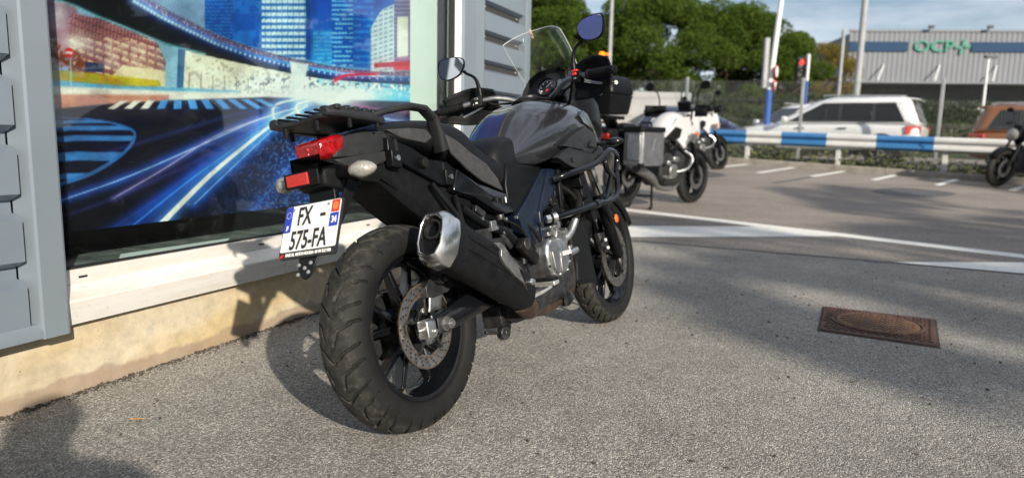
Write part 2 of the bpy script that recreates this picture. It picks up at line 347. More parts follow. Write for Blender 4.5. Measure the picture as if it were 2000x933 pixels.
def text_obj(name, body, size, M, mt, parent, sx=1, bold=0, align='CENTER', ext=.0004):
    cu = bpy.data.curves.new('txt', 'FONT'); cu.body = body; cu.size = size; cu.align_x = align; cu.align_y = 'CENTER'; cu.extrude = ext; cu.offset = bold; cu.resolution_u = 3
    t = bpy.data.objects.new('txt', cu); COL.objects.link(t); bpy.context.view_layer.update()
    me = bpy.data.meshes.new_from_object(t.evaluated_get(bpy.context.evaluated_depsgraph_get())); bpy.data.objects.remove(t, do_unlink=True)
    me.name = name; me.transform(Matrix.Diagonal((sx, 1, 1, 1))); me.transform(M); me.materials.clear(); me.materials.append(MATS[mt])
    o = bpy.data.objects.new(name, me); COL.objects.link(o); o.parent = parent; return o
def frame_m(o, xv, yv):
    x = Vector(xv).normalized(); y = Vector(yv); y = (y-x*y.dot(x)).normalized(); z = x.cross(y); o = Vector(o)
    return Matrix(((x.x, y.x, z.x, o.x), (x.y, y.y, z.y, o.y), (x.z, y.z, z.z, o.z), (0,0,0,1)))
def copy_tree(o, parent=None):
    c = o.copy(); COL.objects.link(c); c.parent = parent
    for ch in [q for q in bpy.data.objects if q.parent == o]: copy_tree(ch, c)
    return c
def gz(Y):
    z = .065*.5*math.log1p(math.exp(min((Y-10.5)/.5, 40)))
    return min(z, .46+.01*max(0, min(Y, 60)-17.5))
RA, RD = Vector((4.72, 17.4, 0)), Vector((.842, -.539, 0))      # guard rail line and its direction
RN = Vector((.539, .842, 0))                                     # pointing behind the rail
def rl(s, d): return RA+RD*s+RN*d

# ================================================================ GROUND
def sheet(name, poly_fn, mt, kind='structure', dz=0.0):
    o = poly_fn.obj(name, mt, fix=False); tag(o, kind=kind); return o
# big ground sheet to the horizon
ys = [-600, -120, -40, -12, 0, 5, 9, 10] + [10+.5*i for i in range(1, 20)] + [22, 26, 32, 45, 60, 90, 200, 800]
xs = [-700, -120, -40, -12, -4, 0, 4, 8, 12, 20, 40, 120, 700]
b = MB(); b.v = [(x, y, gz(y)-.012) for y in ys for x in xs]; n = len(xs); b.f = [(j*n+i, j*n+i+1, (j+1)*n+i+1, (j+1)*n+i) for j in range(len(ys)-1) for i in range(n-1)]
tag(b.obj('ground', 'grass_ground', fix=False), kind='structure')
def strip_mesh(pts, dz):
    """polygon (list of x,y) draped on the terrain: fan of fine rows in y"""
    bm = bmesh.new(); vs = [bm.verts.new((x, y, 0)) for x, y in pts]; bm.faces.new(vs)
    y0, y1 = min(p[1] for p in pts), max(p[1] for p in pts); y = 9.25
    while y < y1:
        if y > y0+.01: bmesh.ops.bisect_plane(bm, geom=bm.verts[:]+bm.edges[:]+bm.faces[:], plane_co=(0, y, 0), plane_no=(0, 1, 0))
        y += .25
    for v in bm.verts: v.co.z = gz(v.co.y)+dz
    bmesh.ops.recalc_face_normals(bm, faces=bm.faces)
    for f in bm.faces:
        if f.normal.z < 0: f.normal_flip()
    return bm
def strip(name, pts, mt, dz, parent=None, kind=None):
    bm = strip_mesh(pts, dz); me = bpy.data.meshes.new(name); bm.to_mesh(me); bm.free(); me.materials.append(MATS[mt]); o = bpy.data.objects.new(name, me); COL.objects.link(o); o.parent = parent
    if kind: o['kind'] = kind
    return o
seam = lambda x: 6.83-.487*x
kb = [tuple(rl(s, -.32))[:2] for s in (-14, 22)]
lot = strip('parking_lot', [(-14, seam(-14)), (34, seam(34)), kb[1], (kb[0])], 'smooth_asphalt', 0, kind='structure')
near = strip('forecourt', [(-30, -40), (40, -40), (40, seam(40)), (-14, seam(-14)+.0), (-30, seam(-14))], 'coarse_asphalt', -.004, kind='structure')
# road behind the fence
def band(name, s0, s1, d0, d1, mt, dz):
    return strip(name, [tuple(rl(s0, d0))[:2], tuple(rl(s1, d0))[:2], tuple(rl(s1, d1))[:2], tuple(rl(s0, d1))[:2]], mt, dz, kind='structure')
band('road', -60, 60, 1.6, 9.5, 'smooth_asphalt', .002)
# painted markings
def mark(name, pts, label):
    o = strip(name, pts, 'road_paint', .004); tag(o, label, 'road marking', 'white paint on the car park'); return o
def stripe(a, b, w):
    a, b = Vector((*a, 0)), Vector((*b, 0)); d = (b-a).normalized(); n_ = Vector((-d.y, d.x, 0))*w/2
    return [tuple(q)[:2] for q in (a-n_, b-n_, b+n_, a+n_)]
mark('painted_line', [(-.6, 11.6), (-.75, 11.3), (4.24, 5.75), (6.8, 2.93), (7.0, 3.1), (4.40, 5.93)], 'long thin white painted line crossing the lot beyond the black motorcycle')
mark('painted_triangle', [(.2, 7.2), (2.72, 7.55), (3.3, 6.89), (.0, 6.30)], 'white painted wedge beside the long thin line, nearest the black motorcycle front wheel')
mark('painted_triangle', [(2.98, 5.40), (4.1, 5.52), (5.4, 5.66), (5.05, 4.42), (3.70, 5.04)], 'white painted wedge cut by the right edge, touching the asphalt seam')
for i, (a, c, lb) in enumerate((((4.2, 15.3), (5.67, 16.69), 'white bay line behind the white motorcycle front wheel'), ((5.11, 14.7), (6.45, 16.06), 'white bay line, second from the white motorcycle'), ((6.05, 14.24), (7.48, 15.63), 'white bay line meeting a dark tar line'),
        ((7.1, 13.85), (8.34, 15.11), 'white bay line behind the dark asphalt patch'), ((8.0, 13.23), (9.31, 14.56), 'white bay line just left of the black roadster'), ((9.0, 12.65), (10.3, 13.9), 'white bay line under the black roadster at the right edge'))):
    mark('bay_line', stripe(a, c, .12), lb)
o = strip('tar_line', stripe((4.84, 13.01), (6.05, 14.2), .10), 'tar', .004); tag(o, 'dark tar line continuing a white bay line', 'tar mark')
o = strip('asphalt_patch', [tuple(p)[:2] for p in catmull([(6.2, 12.1, 0), (6.7, 12.62, 0), (7.2, 12.68, 0), (7.65, 12.1, 0), (6.85, 11.55, 0), (6.35, 11.75, 0)], 4, True)], 'tar', .004); tag(o, 'dark repaired asphalt patch in front of the bay lines', 'asphalt patch')
o = strip('asphalt_patch', [tuple(p)[:2] for p in catmull([(3.6, 14.2, 0), (4.06, 14.78, 0), (4.30, 14.18, 0), (3.82, 13.68, 0)], 4, True)], 'tar', .004); tag(o, 'small dark asphalt patch behind the white motorcycle', 'asphalt patch')
# dark tar seam between the two surfaces
bm = MB(); q = [(-3+.12*i, seam(-3+.12*i)+random.uniform(-.012, .012)) for i in range(110)]
b = MB(); b.v = [(x, y-w_, .003) for x, y in q for w_ in (.012+random.uniform(0, .012), -.012)]; b.f = [(2*i, 2*i+2, 2*i+3, 2*i+1) for i in range(len(q)-1)]
tag(b.obj('asphalt_seam', 'tar', fix=False), kind='structure')
# manhole
mh = empty('manhole_cover', (1.865, 3.462, 0), 0, 'rusty square iron manhole plate with a round lid in the asphalt', 'manhole cover')
cen_ = Vector((0,0,0)); c4 = [Vector(p) for p in ((1.76-1.865, 3.83-3.462, 0), (1.52-1.865, 3.34-3.462, 0), (1.95-1.865, 3.09-3.462, 0), (2.23-1.865, 3.59-3.462, 0))]
b = MB(); b.plate([cen_*(-.045)+p*1.045+Vector((0,0,.0015)) for p in c4], (0,0,-.02)); b.obj('dirt_joint', 'debris', mh)
b = MB(); b.plate([p+Vector((0,0,.008)) for p in c4], (0,0,-.03)); b.obj('frame', 'rust_iron', mh, bevel=.003)
ex = (c4[2]-c4[1]).normalized(); ey = Vector((-ex.y, ex.x, 0)); cen = sum(c4, Vector())/4
b = MB(); rr = .19
b.lathe([(.0102, .0), (.017, .0), (.017, rr), (.0102, rr+.003)], cen, 'z', 40); b.obj('lid', 'rust_lid', mh, smooth=True)
b = MB(); b.lathe([(.0105, rr+.008), (.0165, rr+.010), (.0165, rr+.022), (.0105, rr+.024)], cen, 'z', 48); b.obj('rim', 'rust_iron', mh, smooth=True)
b = MB()
for i in range(-9, 10):
    for j in range(-9, 10):
        p = Vector((i*.036+(j % 2)*.018, j*.026, 0))
        lid = p.length < rr-.014
        q = cen+ex*p.x+ey*p.y
        if p.length > rr+.03 or lid:
            if not lid:
                # inside quad?
                ok = all(((c4[(k+1) % 4]-c4[k]).cross(q-c4[k])).z*(1) > .008 for k in range(4))
                if not ok: continue
            z = .0175 if lid else .0105
            b.box(q+Vector((0,0,z)), (.022, .009, .005), Matrix.Rotation(.4+(1.2 if (i+j) % 2 else 0), 3, 'Z'))
st = b.obj('tread_lugs', 'rust_iron', mh); st['kind'] = 'stuff'
# fallen leaf, debris at the foot of the wall
b = MB(); b.loft([[Vector((-.035+.07*t, -.011*math.sin(math.pi*t), .004+.006*math.sin(3*t))), Vector((-.035+.07*t, 0, .012-.004*t)), Vector((-.035+.07*t, .011*math.sin(math.pi*t), .005))] for t in [i/7 for i in range(8)]], closed=False)
lf = b.obj('dry_leaf', 'dry_leaf', smooth=True, solid=.0008); lf.location = (-1.17, 2.10, -.002); lf.rotation_euler = (0, 0, .2); lf.scale = (.65, .65, .65); tag(lf, 'single yellow dry leaf lying on the asphalt in front of the wall', 'leaf')

# ================================================================ BUILDING
FA = .4075; ORG = (-1.598, 2.091, 0)
bl = empty('shop_building', ORG, math.pi/2-FA, 'blue grey metal clad shop building with a large display window', 'building')
UL, UR, HT = -4.0, 4.155, 5.2
def bx(name, u0, u1, n0, n1, z0, z1, mt, parent=bl, bevel=0):
    b = MB(); b.box(((u0+u1)/2, -(n0+n1)/2, (z0+z1)/2), (u1-u0, n1-n0, z1-z0)); return b.obj(name, mt, parent, bevel=bevel)
bx('plinth', UL, UR-.03, -.4, 0, -.2, .262, 'concrete_plinth')
# sill profile (n, z) extruded along u
def extr(name, prof, u0, u1, mt, closed=True, bevel=.0, nu=1):
    b = MB(); b.loft([[Vector((u0+(u1-u0)*i/nu, -n_, z)) for n_, z in prof] for i in range(nu+1)], closed=closed, cap=closed); return b.obj(name, mt, bl, bevel=bevel)
extr('window_sill', [(-.03, .376), (.004, .376), (.012, .366), (.064, .338), (.066, .331), (.040, .258), (.040, .250), (-.05, .250), (-.05, .30)], .15, 3.00, 'sill_metal', bevel=.0015)
fr = extr('window_frame', [(-.035, .30), (.0, .379), (.0, .426), (-.035, .428)], .15, 3.0, 'sill_metal', bevel=.0015)
for u in (.30, 1.15, 1.98, 2.6):
    b = MB(); b.box((u, -.0005, .400), (.030, .006, .006)); b.obj('drain_slot', 'gasket', bl)
extr('gasket', [(-.034, .4285), (-.012, .4285), (-.012, .434), (-.034, .434)], .17, 2.99, 'gasket')
# glass pane
gp = bx('window_pane', .17, 2.985, -.034, -.028, .434, 3.2, 'window_glass')
bx('gasket', 2.955, 2.992, -.03, .0, .43, 3.2, 'gasket')
bx('window_jamb', 2.9925, 3.055, -.06, .018, .25, 3.2, 'frame_white', bevel=.003)
bx('window_head', .17, 3.06, -.06, .02, 3.2, 3.3, 'frame_white')
# inside: floor, wall behind
for i in range(5):
    bx('floor_tile', .10+i*.62, .10+i*.62+.614, -.55, -.036, .30, .412+.0005*i, 'floor_tile', bevel=.002)
bx('inner_wall', .0, 3.2, -.80, -.56, .3, 3.3, 'wall_dark')
bx('inner_ceiling', .0, 3.2, -.56, -.06, 3.2, 3.3, 'wall_dark')
bx('inner_jamb', .0, .155, -.56, -.05, .30, 3.2, 'wall_dark')
bx('pale_panel', 2.62, 2.954, -.13, -.115, .43, 3.2, 'film_pale')
# cladding : trapezoidal ribs, each sheet one profiled piece
def clad_profile(n_out, pitch=.207, z0=.29, z1=HT, ph=0):
    pr = []; z = z0+ph-pitch
    while z < z1+pitch:
        for n_, dz in ((n_out, 0), (n_out, .125), (n_out-.050, .148), (n_out-.050, .184)):
            if z0 <= z+dz <= z1: pr.append((n_, z+dz))
        z += pitch
    return pr
def clad(u0, u1, n_out, ph, z0=.29):
    pr = clad_profile(n_out, ph=ph, z0=z0); b = MB(); b.loft([[Vector((u, -n_, z)) for n_, z in pr] for u in (u0, u1)], closed=False, cap=False); o = b.obj('cladding_sheet', 'sheet_blue', bl, solid=.003); return o
L_ = clad(UL, .062, .085, .0)
b = MB(); b.loft([[Vector((u, -n_, z)) for n_, z in ((.02, .26), (.098, .245), (.098, .268), (.086, .292), (.045, .292), (.02, .28))] for u in (UL, .095)]); b.obj('base_flashing', 'trim_blue', bl, bevel=.0015)
# vertical trim left: flat front with folded lip on each side
b = MB(); b.loft([[Vector((u, -n_, z)) for u, n_ in ((.066, .04), (.090, .094), (.096, .101), (.172, .101), (.180, .096), (.182, .03), (.176, .03), (.172, .092), (.098, .092), (.072, .04))] for z in (.243, HT)]); b.obj('corner_trim', 'trim_blue', bl)
# right side
b = MB(); b.loft([[Vector((u, -n_, z)) for u, n_ in ((3.056, -.02), (3.056, .030), (3.064, .036), (3.235, .036), (3.335, .055), (3.35, .020), (3.3, -.02))] for z in (.243, HT)]); b.obj('corner_trim', 'trim_blue', bl)
clad(3.345, 4.065, .052, .128)
bx('base_flashing', 3.06, 4.15, .01, .07, .243, .27, 'trim_blue')
b = MB(); b.loft([[Vector((u, -n_, z)) for u, n_ in ((4.055, .01), (4.055, .070), (4.064, .076), (4.150, .076), (4.158, .068), (4.158, -.2), (4.1, -.2))] for z in (.243, HT)]); b.obj('corner_trim', 'trim_blue', bl)
# screws
sm = MB(); sm.lathe([(-.003, 0), (-.007, .004), (-.0065, .0065), (-.002, .0075), (0, .0085)], (0,0,0), 'y', 12); s0 = sm.obj('screw', 'galv', bl, smooth=True); first = True
def screw(u, n_, z):
    global first
    o = s0 if first else s0.copy()
    if not first: COL.objects.link(o); o.parent = bl
    first = False; o.location = (u, -n_, z)
for z in (.278+.0,): screw(.02, .046, .30)
for k in range(16):
    z = .29+.128+.168+.207*k-.207
    if z > .3:
        for u in (3.40, 3.98): screw(u, .019, z)
for k in range(12): screw(-.25, .052, .29+.168+.207*k)
bx('wall_body', UL, 4.10, -6.0, -.84, -.2, HT, 'wall_dark'); bx('end_wall', 4.10, 4.15, -6.0, -.2, -.2, HT, 'sheet_blue')
bx('wall_top', UL, 4.1, -.84, .01, 3.3, HT, 'wall_dark'); bx('wall_left_block', UL, -.02, -.84, .015, .262, 3.3, 'wall_dark'); bx('wall_right_block', 3.2, 4.09, -.84, .01, .262, 3.3, 'wall_dark')
# white strip lying inside on the floor
b = MB(); b.plate([Vector(p) for p in ((.50, .085, .417), (1.05, .11, .417), (1.13, .17, .417), (.60, .20, .417))], (0,0,-.004)); o = b.obj('white_strip', 'white_board'); o.parent = None
o.location = ORG; o.rotation_euler = (0, 0, math.pi/2-FA); tag(o, 'pale board lying on the dark tile floor behind the window', 'board')

# ---------------------------------------------------------------- poster artwork
HM = np.array([[647.06341, -51.09842, -46.0109], [113.59865, -631.40444, 802.03634], [0.40444, -0.064, 1.0]])
PU0, PU1, PZ0, PZ1 = .16, 2.622, .538, 1.95
NU, NZ = 640, 350
uu, zz = np.meshgrid(np.linspace(PU0, PU1, NU), np.linspace(PZ0, PZ1, NZ), indexing='ij')
q = np.stack([uu, zz, np.ones_like(uu)], -1) @ HM.T
X, Y = q[..., 0]/q[..., 2], q[..., 1]/q[..., 2]          # artwork layout units
ART = np.zeros((NU, NZ, 3))
def srgb(h): return np.array([int(h[i:i+2], 16)/255 for i in (0, 2, 4)])
def vnoise(x, y, s, seed=0):
    r = np.random.default_rng(seed).random((128, 128)); a, c = x/s, y/s; i, j = np.floor(a).astype(int), np.floor(c).astype(int); fx, fy = a-i, c-j; fx = fx*fx*(3-2*fx); fy = fy*fy*(3-2*fy)
    g_ = lambda p, q_: r[p % 128, q_ % 128]
    return (g_(i, j)*(1-fx)+g_(i+1, j)*fx)*(1-fy)+(g_(i, j+1)*(1-fx)+g_(i+1, j+1)*fx)*fy
def put(mask, col): 
    global ART
    mask = np.clip(mask, 0, 1)[..., None]; ART = ART*(1-mask)+np.asarray(col)*mask
def glow(mask, col):
    global ART
    ART = 1-(1-ART)*(1-np.clip(mask, 0, 1)[..., None]*np.asarray(col))
def poly(pts, soft=1.2):
    """anti-aliased polygon mask"""
    ins = np.zeros(X.shape, bool); dm = np.full(X.shape, 1e9); n = len(pts)
    for k in range(n):
        (x0, y0), (x1, y1) = pts[k], pts[(k+1) % n]
        c = ((y0 > Y) != (y1 > Y)) & (X < (x1-x0)*(Y-y0)/((y1-y0) or 1e-9)+x0); ins ^= c
        dx, dy = x1-x0, y1-y0; t = np.clip(((X-x0)*dx+(Y-y0)*dy)/(dx*dx+dy*dy+1e-9), 0, 1); dm = np.minimum(dm, np.hypot(X-x0-t*dx, Y-y0-t*dy))
    return np.clip(.5+np.where(ins, dm, -dm)/soft, 0, 1)
def dline(pts):
    dm = np.full(X.shape, 1e9); tt = np.zeros(X.shape); n = len(pts)-1
    for k in range(n):
        (x0, y0), (x1, y1) = pts[k], pts[k+1]; dx, dy = x1-x0, y1-y0; t = np.clip(((X-x0)*dx+(Y-y0)*dy)/(dx*dx+dy*dy+1e-9), 0, 1); d = np.hypot(X-x0-t*dx, Y-y0-t*dy)
        u = d < dm; dm = np.where(u, d, dm); tt = np.where(u, (k+t)/n, tt)
    return dm, tt
def line(pts, w0, w1, col, halo=0, hcol=None, amt=1):
    d, t = dline(pts); w = w0+(w1-w0)*t
    if halo: glow(amt*.75*np.exp(-(d/(halo*(.4+t*.0+w/max(w0, w1))))**2), hcol if hcol is not None else col)
    put(amt*np.clip(.5+(w/2-d)/1.3, 0, 1), col)
def curve(pts, n=12): return [(p.x, p.y) for p in catmull([(x, y, 0) for x, y in pts], n)]
# sky
t = np.clip(Y/200, -.4, 1)[..., None]; ART[:] = srgb('0b4fa8')*(1-t)+srgb('3aa8e0')*t
put(np.clip((X-380)/200, 0, 1)*.55*vnoise(X, Y, 60, 3), srgb('1779cf'))
# left block: dusk sky, reddish office blocks
put(poly([(60,-60),(420,-60),(420,180),(60,180)], 20), srgb('8fa6c4'))
put(poly([(85,0),(150,10),(150,130),(85,130)]), srgb('9a7080'))
bw = poly([(135,25),(235,45),(325,95),(325,150),(135,150)]); put(bw, srgb('8a5560')); put(bw*(np.mod(X+Y*.1, 7) < 2.2)*.7*(Y < 105), srgb('c98f86')); put(bw*(np.mod(Y-.35*X, 14) < 6)*(np.mod(X, 17) < 13)*(Y > 75)*.9, srgb('e2b9a0')); put(bw*(np.mod(Y-.35*X, 14) > 12), srgb('6b3a46'))
put(poly([(205,70),(330,100),(330,150),(205,135)])*.55*vnoise(X, Y, 9, 5), srgb('fff0d8'))
put(poly([(240,128),(330,140),(330,170),(200,165)]), srgb('f2dcb8'))
glow(np.exp(-((X-150)**2/900+(Y-85)**2/400))*.8, srgb('fff2e6')); glow(np.exp(-((X-115)**2/500+(Y-30)**2/900))*.6, srgb('d9e6ff'))
put(poly([(165,120),(202,125),(202,142),(165,140)]), srgb('20325f'))
# trees at left
tr = poly([(92,90),(112,82),(128,100),(150,98),(168,125),(160,150),(95,145)], 6)*(vnoise(X, Y, 5, 8) > .45); put(tr*.9, srgb('7a3c22'))
# pale hall under the bridge
put(poly([(352,96),(520,128),(620,150),(620,190),(350,185)], 3), srgb('ece3cd')); put(poly([(352,96),(620,150),(620,190),(350,185)])*np.clip((vnoise(X, Y, 4, 4)*vnoise(X, Y, 9, 44)-.32)*4, 0, 1)*.55, srgb('7d7668')); put(poly([(352,140),(620,165),(620,190),(350,185)])*(np.mod(X, 23) < 3)*.6, srgb('5a4c46'))
# grass, snow, pavement
put(poly([(98,138),(170,142),(215,150),(310,158),(315,168),(240,175),(98,155)], 3), srgb('b98a1c')); put(poly([(98,138),(170,142),(310,158),(315,168),(240,175),(98,155)], 3)*(vnoise(X, Y, 4, 9) > .5)*.8, srgb('8f9a20')); put(poly([(205,145),(310,158),(310,170),(260,168)], 3)*.7, srgb('d7c21e'))
put(poly([(98,156),(240,168),(330,170),(470,178),(470,190),(98,182)], 4), srgb('4fa7cf')); put(poly([(98,168),(330,178),(620,185),(620,196),(330,196),(98,192)], 5), srgb('f2e6dc'))
put(poly([(98,184),(330,186),(330,200),(200,205),(105,215)], 5), srgb('c98a72'))
# blue towers
for x0, x1, y0, y1, c0, c1, py, px in ((400,455,-60,95,'1d5aa8','3f86c8',7,9), (455,512,-60,110,'1464b4','2b80cc',60,30), (612,650,60,140,'2f8fd0','5fb4e4',8,6), (648,690,-60,130,'1260b8','8fd0f2',9,8), (690,730,-60,150,'1a6cc0','3d94dc',12,7)):
    p_ = poly([(x0,y0),(x1,y0),(x1,y1),(x0,y1)]); put(p_, srgb(c0)); put(p_*(np.mod(Y, py) < py*.45)*(vnoise(X, Y, 7, px) > .3)*.85, srgb(c1))
p_ = poly([(511,-60),(607,-60),(607,118),(511,112)]); put(p_, srgb('1f66b4')); put(p_*(np.mod(Y, 12.5) < 7), srgb('d8ecf5')); put(p_*(np.mod(Y, 12.5) < 7)*(np.mod(X, 11) < 2)*.6, srgb('4a8cc4')); put(p_*(X > 597), srgb('0f4d96'))
p_ = poly([(724,55),(745,20),(770,8),(770,160),(724,160)]); put(p_, srgb('cfdbe0')); put(p_*(np.mod(Y+.3*X, 9) < 4)*(np.mod(X, 10) < 7)*.7, srgb('5f7fa0'))
p_ = poly([(770,-60),(830,-60),(830,165),(770,165)]); put(p_, srgb('59618c')); put(p_*(np.mod(Y, 8) < 3), srgb('9a86a0')); put(poly([(776,34),(797,33),(797,110),(776,112)]), srgb('eee8da')); put(poly([(768,124),(822,120),(822,138),(768,137)]), srgb('d8252c'))
# horizon haze
glow(np.exp(-((X-640)**2/26000+(Y-172)**2/900))*.95, srgb('bfe6ff')); glow(np.exp(-((X-668)**2/5200+(Y-188)**2/420)), srgb('ffffff'))
put((vnoise(X, Y, 5, 21) > .62)*np.exp(-((Y-160)/14)**2)*np.clip((X-430)/60, 0, 1)*.8, srgb('33425a')); glow((vnoise(X, Y, 4, 22) > .70)*np.exp(-((Y-165)/22)**2)*np.clip((X-400)/60, 0, 1), srgb('ffe9c8'))
# road
road = poly([(60,215),(105,214),(200,205),(330,197),(520,190),(600,193),(830,200),(830,520),(60,520)], 4)
put(road, srgb('0c1024')); put(road*np.clip((X-380)/260, 0, 1)*np.clip((Y-225)/120, 0, 1)*.9, srgb('1f4c98'))
sp = vnoise(X, Y, 2.2, 31)*vnoise(X, Y, 3.1, 32); put(road*np.clip((X-400-(Y-400)*-.25)/150, 0, 1)*np.clip((Y-215)/70, 0, 1)*np.clip((sp-.22)*4, 0, 1)*.75, srgb('7aa8e6'))
put(road*np.clip((330-X)/200, 0, 1)*.5, srgb('0a0c18'))
# crosswalk and zebra hatch
for k in range(11):
    x0 = 236+k*26; put(poly([(x0,197-k*.3),(x0+15,196.5-k*.3),(x0+(k-3)*6.5+8,213),(x0+(k-3)*6.5-8,213)]), srgb('f1e6e0') if k < 3 else srgb('4f9ae0'))
hz = poly(curve([(100,228),(190,235),(250,250),(266,268),(240,300),(180,338),(110,362)], 8)+[(80,362),(80,228)])
for y0, y1 in ((236,241),(247,255),(266,276),(298,314),(340,349)): put(hz*poly([(70,y0+3),(150,y0-2),(270,y0),(270,y1),(150,y1),(70,y1+4)]), srgb('4a86c0'))
line(curve([(100,228),(190,235),(250,250),(263,268),(240,300),(180,338),(110,362)], 8), 2.5, 9, srgb('3f78b4'))
# bridge
under = curve([(70,-6),(130,8),(190,34),(260,62),(330,90),(400,108),(520,134),(640,155),(830,168)]); over = curve([(830,153),(700,149),(600,134),(520,116),(440,92),(380,64),(320,34),(262,-4),(230,-40)])
put(poly(under+over+[(90,-60)]), srgb('0a0d18'))
ed = curve([(262,-4),(320,30),(380,60),(440,88),(520,114),(600,132),(700,148),(830,154)])
line([(x, y-7) for x, y in ed], 17, 6, srgb('5d4650')); d_, t_ = dline([(x, y-7) for x, y in ed]); put((d_ < 8-5*t_)*(np.mod(X+.6*Y, 9) < 2)*.45, srgb('c08f84')); put(np.clip((8-5*t_-d_)/2, 0, 1)*np.clip((vnoise(X, Y, 3, 41)-.62)*5, 0, 1)*.7, srgb('f0cdb4')); d2_, _ = dline([(x, y-14) for x, y in ed]); put(np.clip(1.2-d2_, 0, 1)*.6, srgb('a8c4d4'))
line([(x, y+2) for x, y in ed], 3, 1.5, srgb('2b6cc8'), 10, srgb('1c55c0'))
for k in range(60):
    f_ = k/60; i = f_*(len(ed)-1); j = int(i); x = ed[j][0]+(ed[min(j+1, len(ed)-1)][0]-ed[j][0])*(i-j); y = ed[j][1]+(ed[min(j+1, len(ed)-1)][1]-ed[j][1])*(i-j)+7-4*f_
    r_ = 2.8-1.8*f_; glow(np.exp(-(((X-x)**2+(Y-y)**2)/(r_*r_*2.2))), srgb('dff2ff'))
line(curve([(70,-8),(130,6),(190,32),(260,60),(330,88),(400,106)]), 2.5, 1.5, srgb('8fc0c8'), 3, srgb('5fb0c0'))
# pillars
put(poly([(308,86),(362,97),(357,172),(322,172),(324,120)]), srgb('9cc4dc')); put(poly([(348,95),(362,97),(358,172),(345,172)]), srgb('2f5f90')); put(poly([(566,120),(602,126),(590,186),(574,186)], 3), srgb('e6eef2'))
# no-entry sign
put(np.clip(9.5-np.hypot(X-135, Y-103), 0, 1), srgb('d01f24')); put(poly([(128,101),(142,101),(142,106),(128,106)]), srgb('f4e8e4')); line([(138,113),(139,170)], 2.4, 2.4, srgb('b8d4e4'))
# red streak
line(curve([(655,158),(670,149),(700,146),(735,146)]), 5, 3, srgb('e0202c'), 7, srgb('c02030')); line([(735,128),(830,122)], 9, 9, srgb('c62432'), 8, srgb('a02040'))
# light trails toward the glowing horizon
for pts, w0, w1, c, hl, hc, am in (
    ([(118,392),(250,345),(400,280),(500,236),(600,205)], 1.8, 2.5, 'cfe6ff', 10, '2a63d0', .95), ([(220,388),(320,330),(430,262),(560,215)], 1.8, 3, 'd8c8dc', 7, '5a4a90', .8), ([(310,442),(400,352),(470,292),(540,238),(600,208)], 11, 3, 'f2efe8', 13, '2f78e0', 1),
    ([(245,452),(360,360),(450,295),(520,245)], 3, 2, '4f9ef0', 12, '1d5ad0', .9), ([(180,470),(330,372),(450,280),(540,225)], 2, 2, '2e5fc0', 9, '1a40a0', .7), ([(380,398),(470,312),(560,228)], 2.5, 2, '9cccff', 10, '2a6ae0', .8), ([(105,430),(260,372),(400,306),(520,246)], 1, 1.4, '4a4c86', 5, '2a2c66', .7),
    ([(535,232),(534,212),(552,200),(600,192),(680,188)], 6, 3, 'f0f6ff', 9, '5fa8ff', .95), ([(585,225),(578,210),(592,200),(640,192)], 6, 3, 'fff6ea', 9, '8fc0ff', .95), ([(535,230),(545,244),(590,226),(640,208)], 4, 3, 'e8f2ff', 8, '4f98f0', .8),
    ([(700,212),(720,240),(790,258)], 3, 4, '8a6ab8', 10, '6a3a8a', .6), ([(690,205),(760,216),(830,222)], 4, 5, 'c8508a', 10, '80306a', .5), ([(640,200),(700,222),(830,245)], 3, 4, 'bcd8ff', 9, '3f6cd0', .7), ([(480,430),(560,330),(630,240),(650,200)], 3, 2, '3f8af0', 12, '2a5ad0', .45), ([(200,300),(330,262),(450,226),(560,203)], 1.0, 1.6, '3a4c90', 5, '24306a', .7)):
    line(curve(pts, 10), w0, w1, srgb(c), hl, srgb(hc), am)
glow(np.exp(-((X-655)**2/3000+(Y-196)**2/220)), srgb('ffffff'))
def blur(a, n):
    for ax in (0, 1):
        k = np.cumsum(np.concatenate([np.repeat(np.take(a, [0], ax), n+1, ax), a, np.repeat(np.take(a, [-1], ax), n, ax)], ax), ax)
        m_ = a.shape[ax]; a = (np.take(k, range(2*n+1, 2*n+1+m_), ax)-np.take(k, range(0, m_), ax))/(2*n+1)
    return a
ART = ART*(.80+.40*(vnoise(X, Y, 46, 51)*.6+vnoise(X, Y, 13, 52)*.4))[..., None]
blm = blur(blur(np.clip(ART-.55, 0, 1), 9), 9); ART = 1-(1-ART)*(1-np.clip(blm*1.1, 0, 1)); ART = np.clip(.55*ART+.45*blur(ART, 1), 0, 1)**1.22
ART = np.clip(ART*(.94+.12*rng.random((NU, NZ, 1))), 0, 1)
LIN = np.where(ART <= .04045, ART/12.92, ((ART+.055)/1.055)**2.4)*.70
co = np.stack([uu, np.full_like(uu, .12), zz], -1).reshape(-1, 3).astype(np.float32)
ii = np.arange(NU*NZ).reshape(NU, NZ); fc = np.stack([ii[:-1, :-1], ii[1:, :-1], ii[1:, 1:], ii[:-1, 1:]], -1).reshape(-1, 4)
me = bpy.data.meshes.new('poster'); nv, nf = len(co), len(fc); me.vertices.add(nv); me.vertices.foreach_set('co', co.ravel()); me.loops.add(nf*4); me.loops.foreach_set('vertex_index', fc.ravel().astype(np.int32))
me.polygons.add(nf); me.polygons.foreach_set('loop_start', np.arange(0, nf*4, 4, dtype=np.int32)); me.update(calc_edges=True)
ca = me.color_attributes.new('print', 'FLOAT_COLOR', 'POINT'); ca.data.foreach_set('color', np.concatenate([LIN.reshape(-1, 3), np.ones((nv, 1))], 1).astype(np.float32).ravel())
me.materials.append(MATS['poster_print'])
po = empty('window_poster', ORG, math.pi/2-FA, 'large printed poster of a night city with light trails behind the window', 'poster')
o = bpy.data.objects.new('print_sheet', me); COL.objects.link(o); o.parent = po
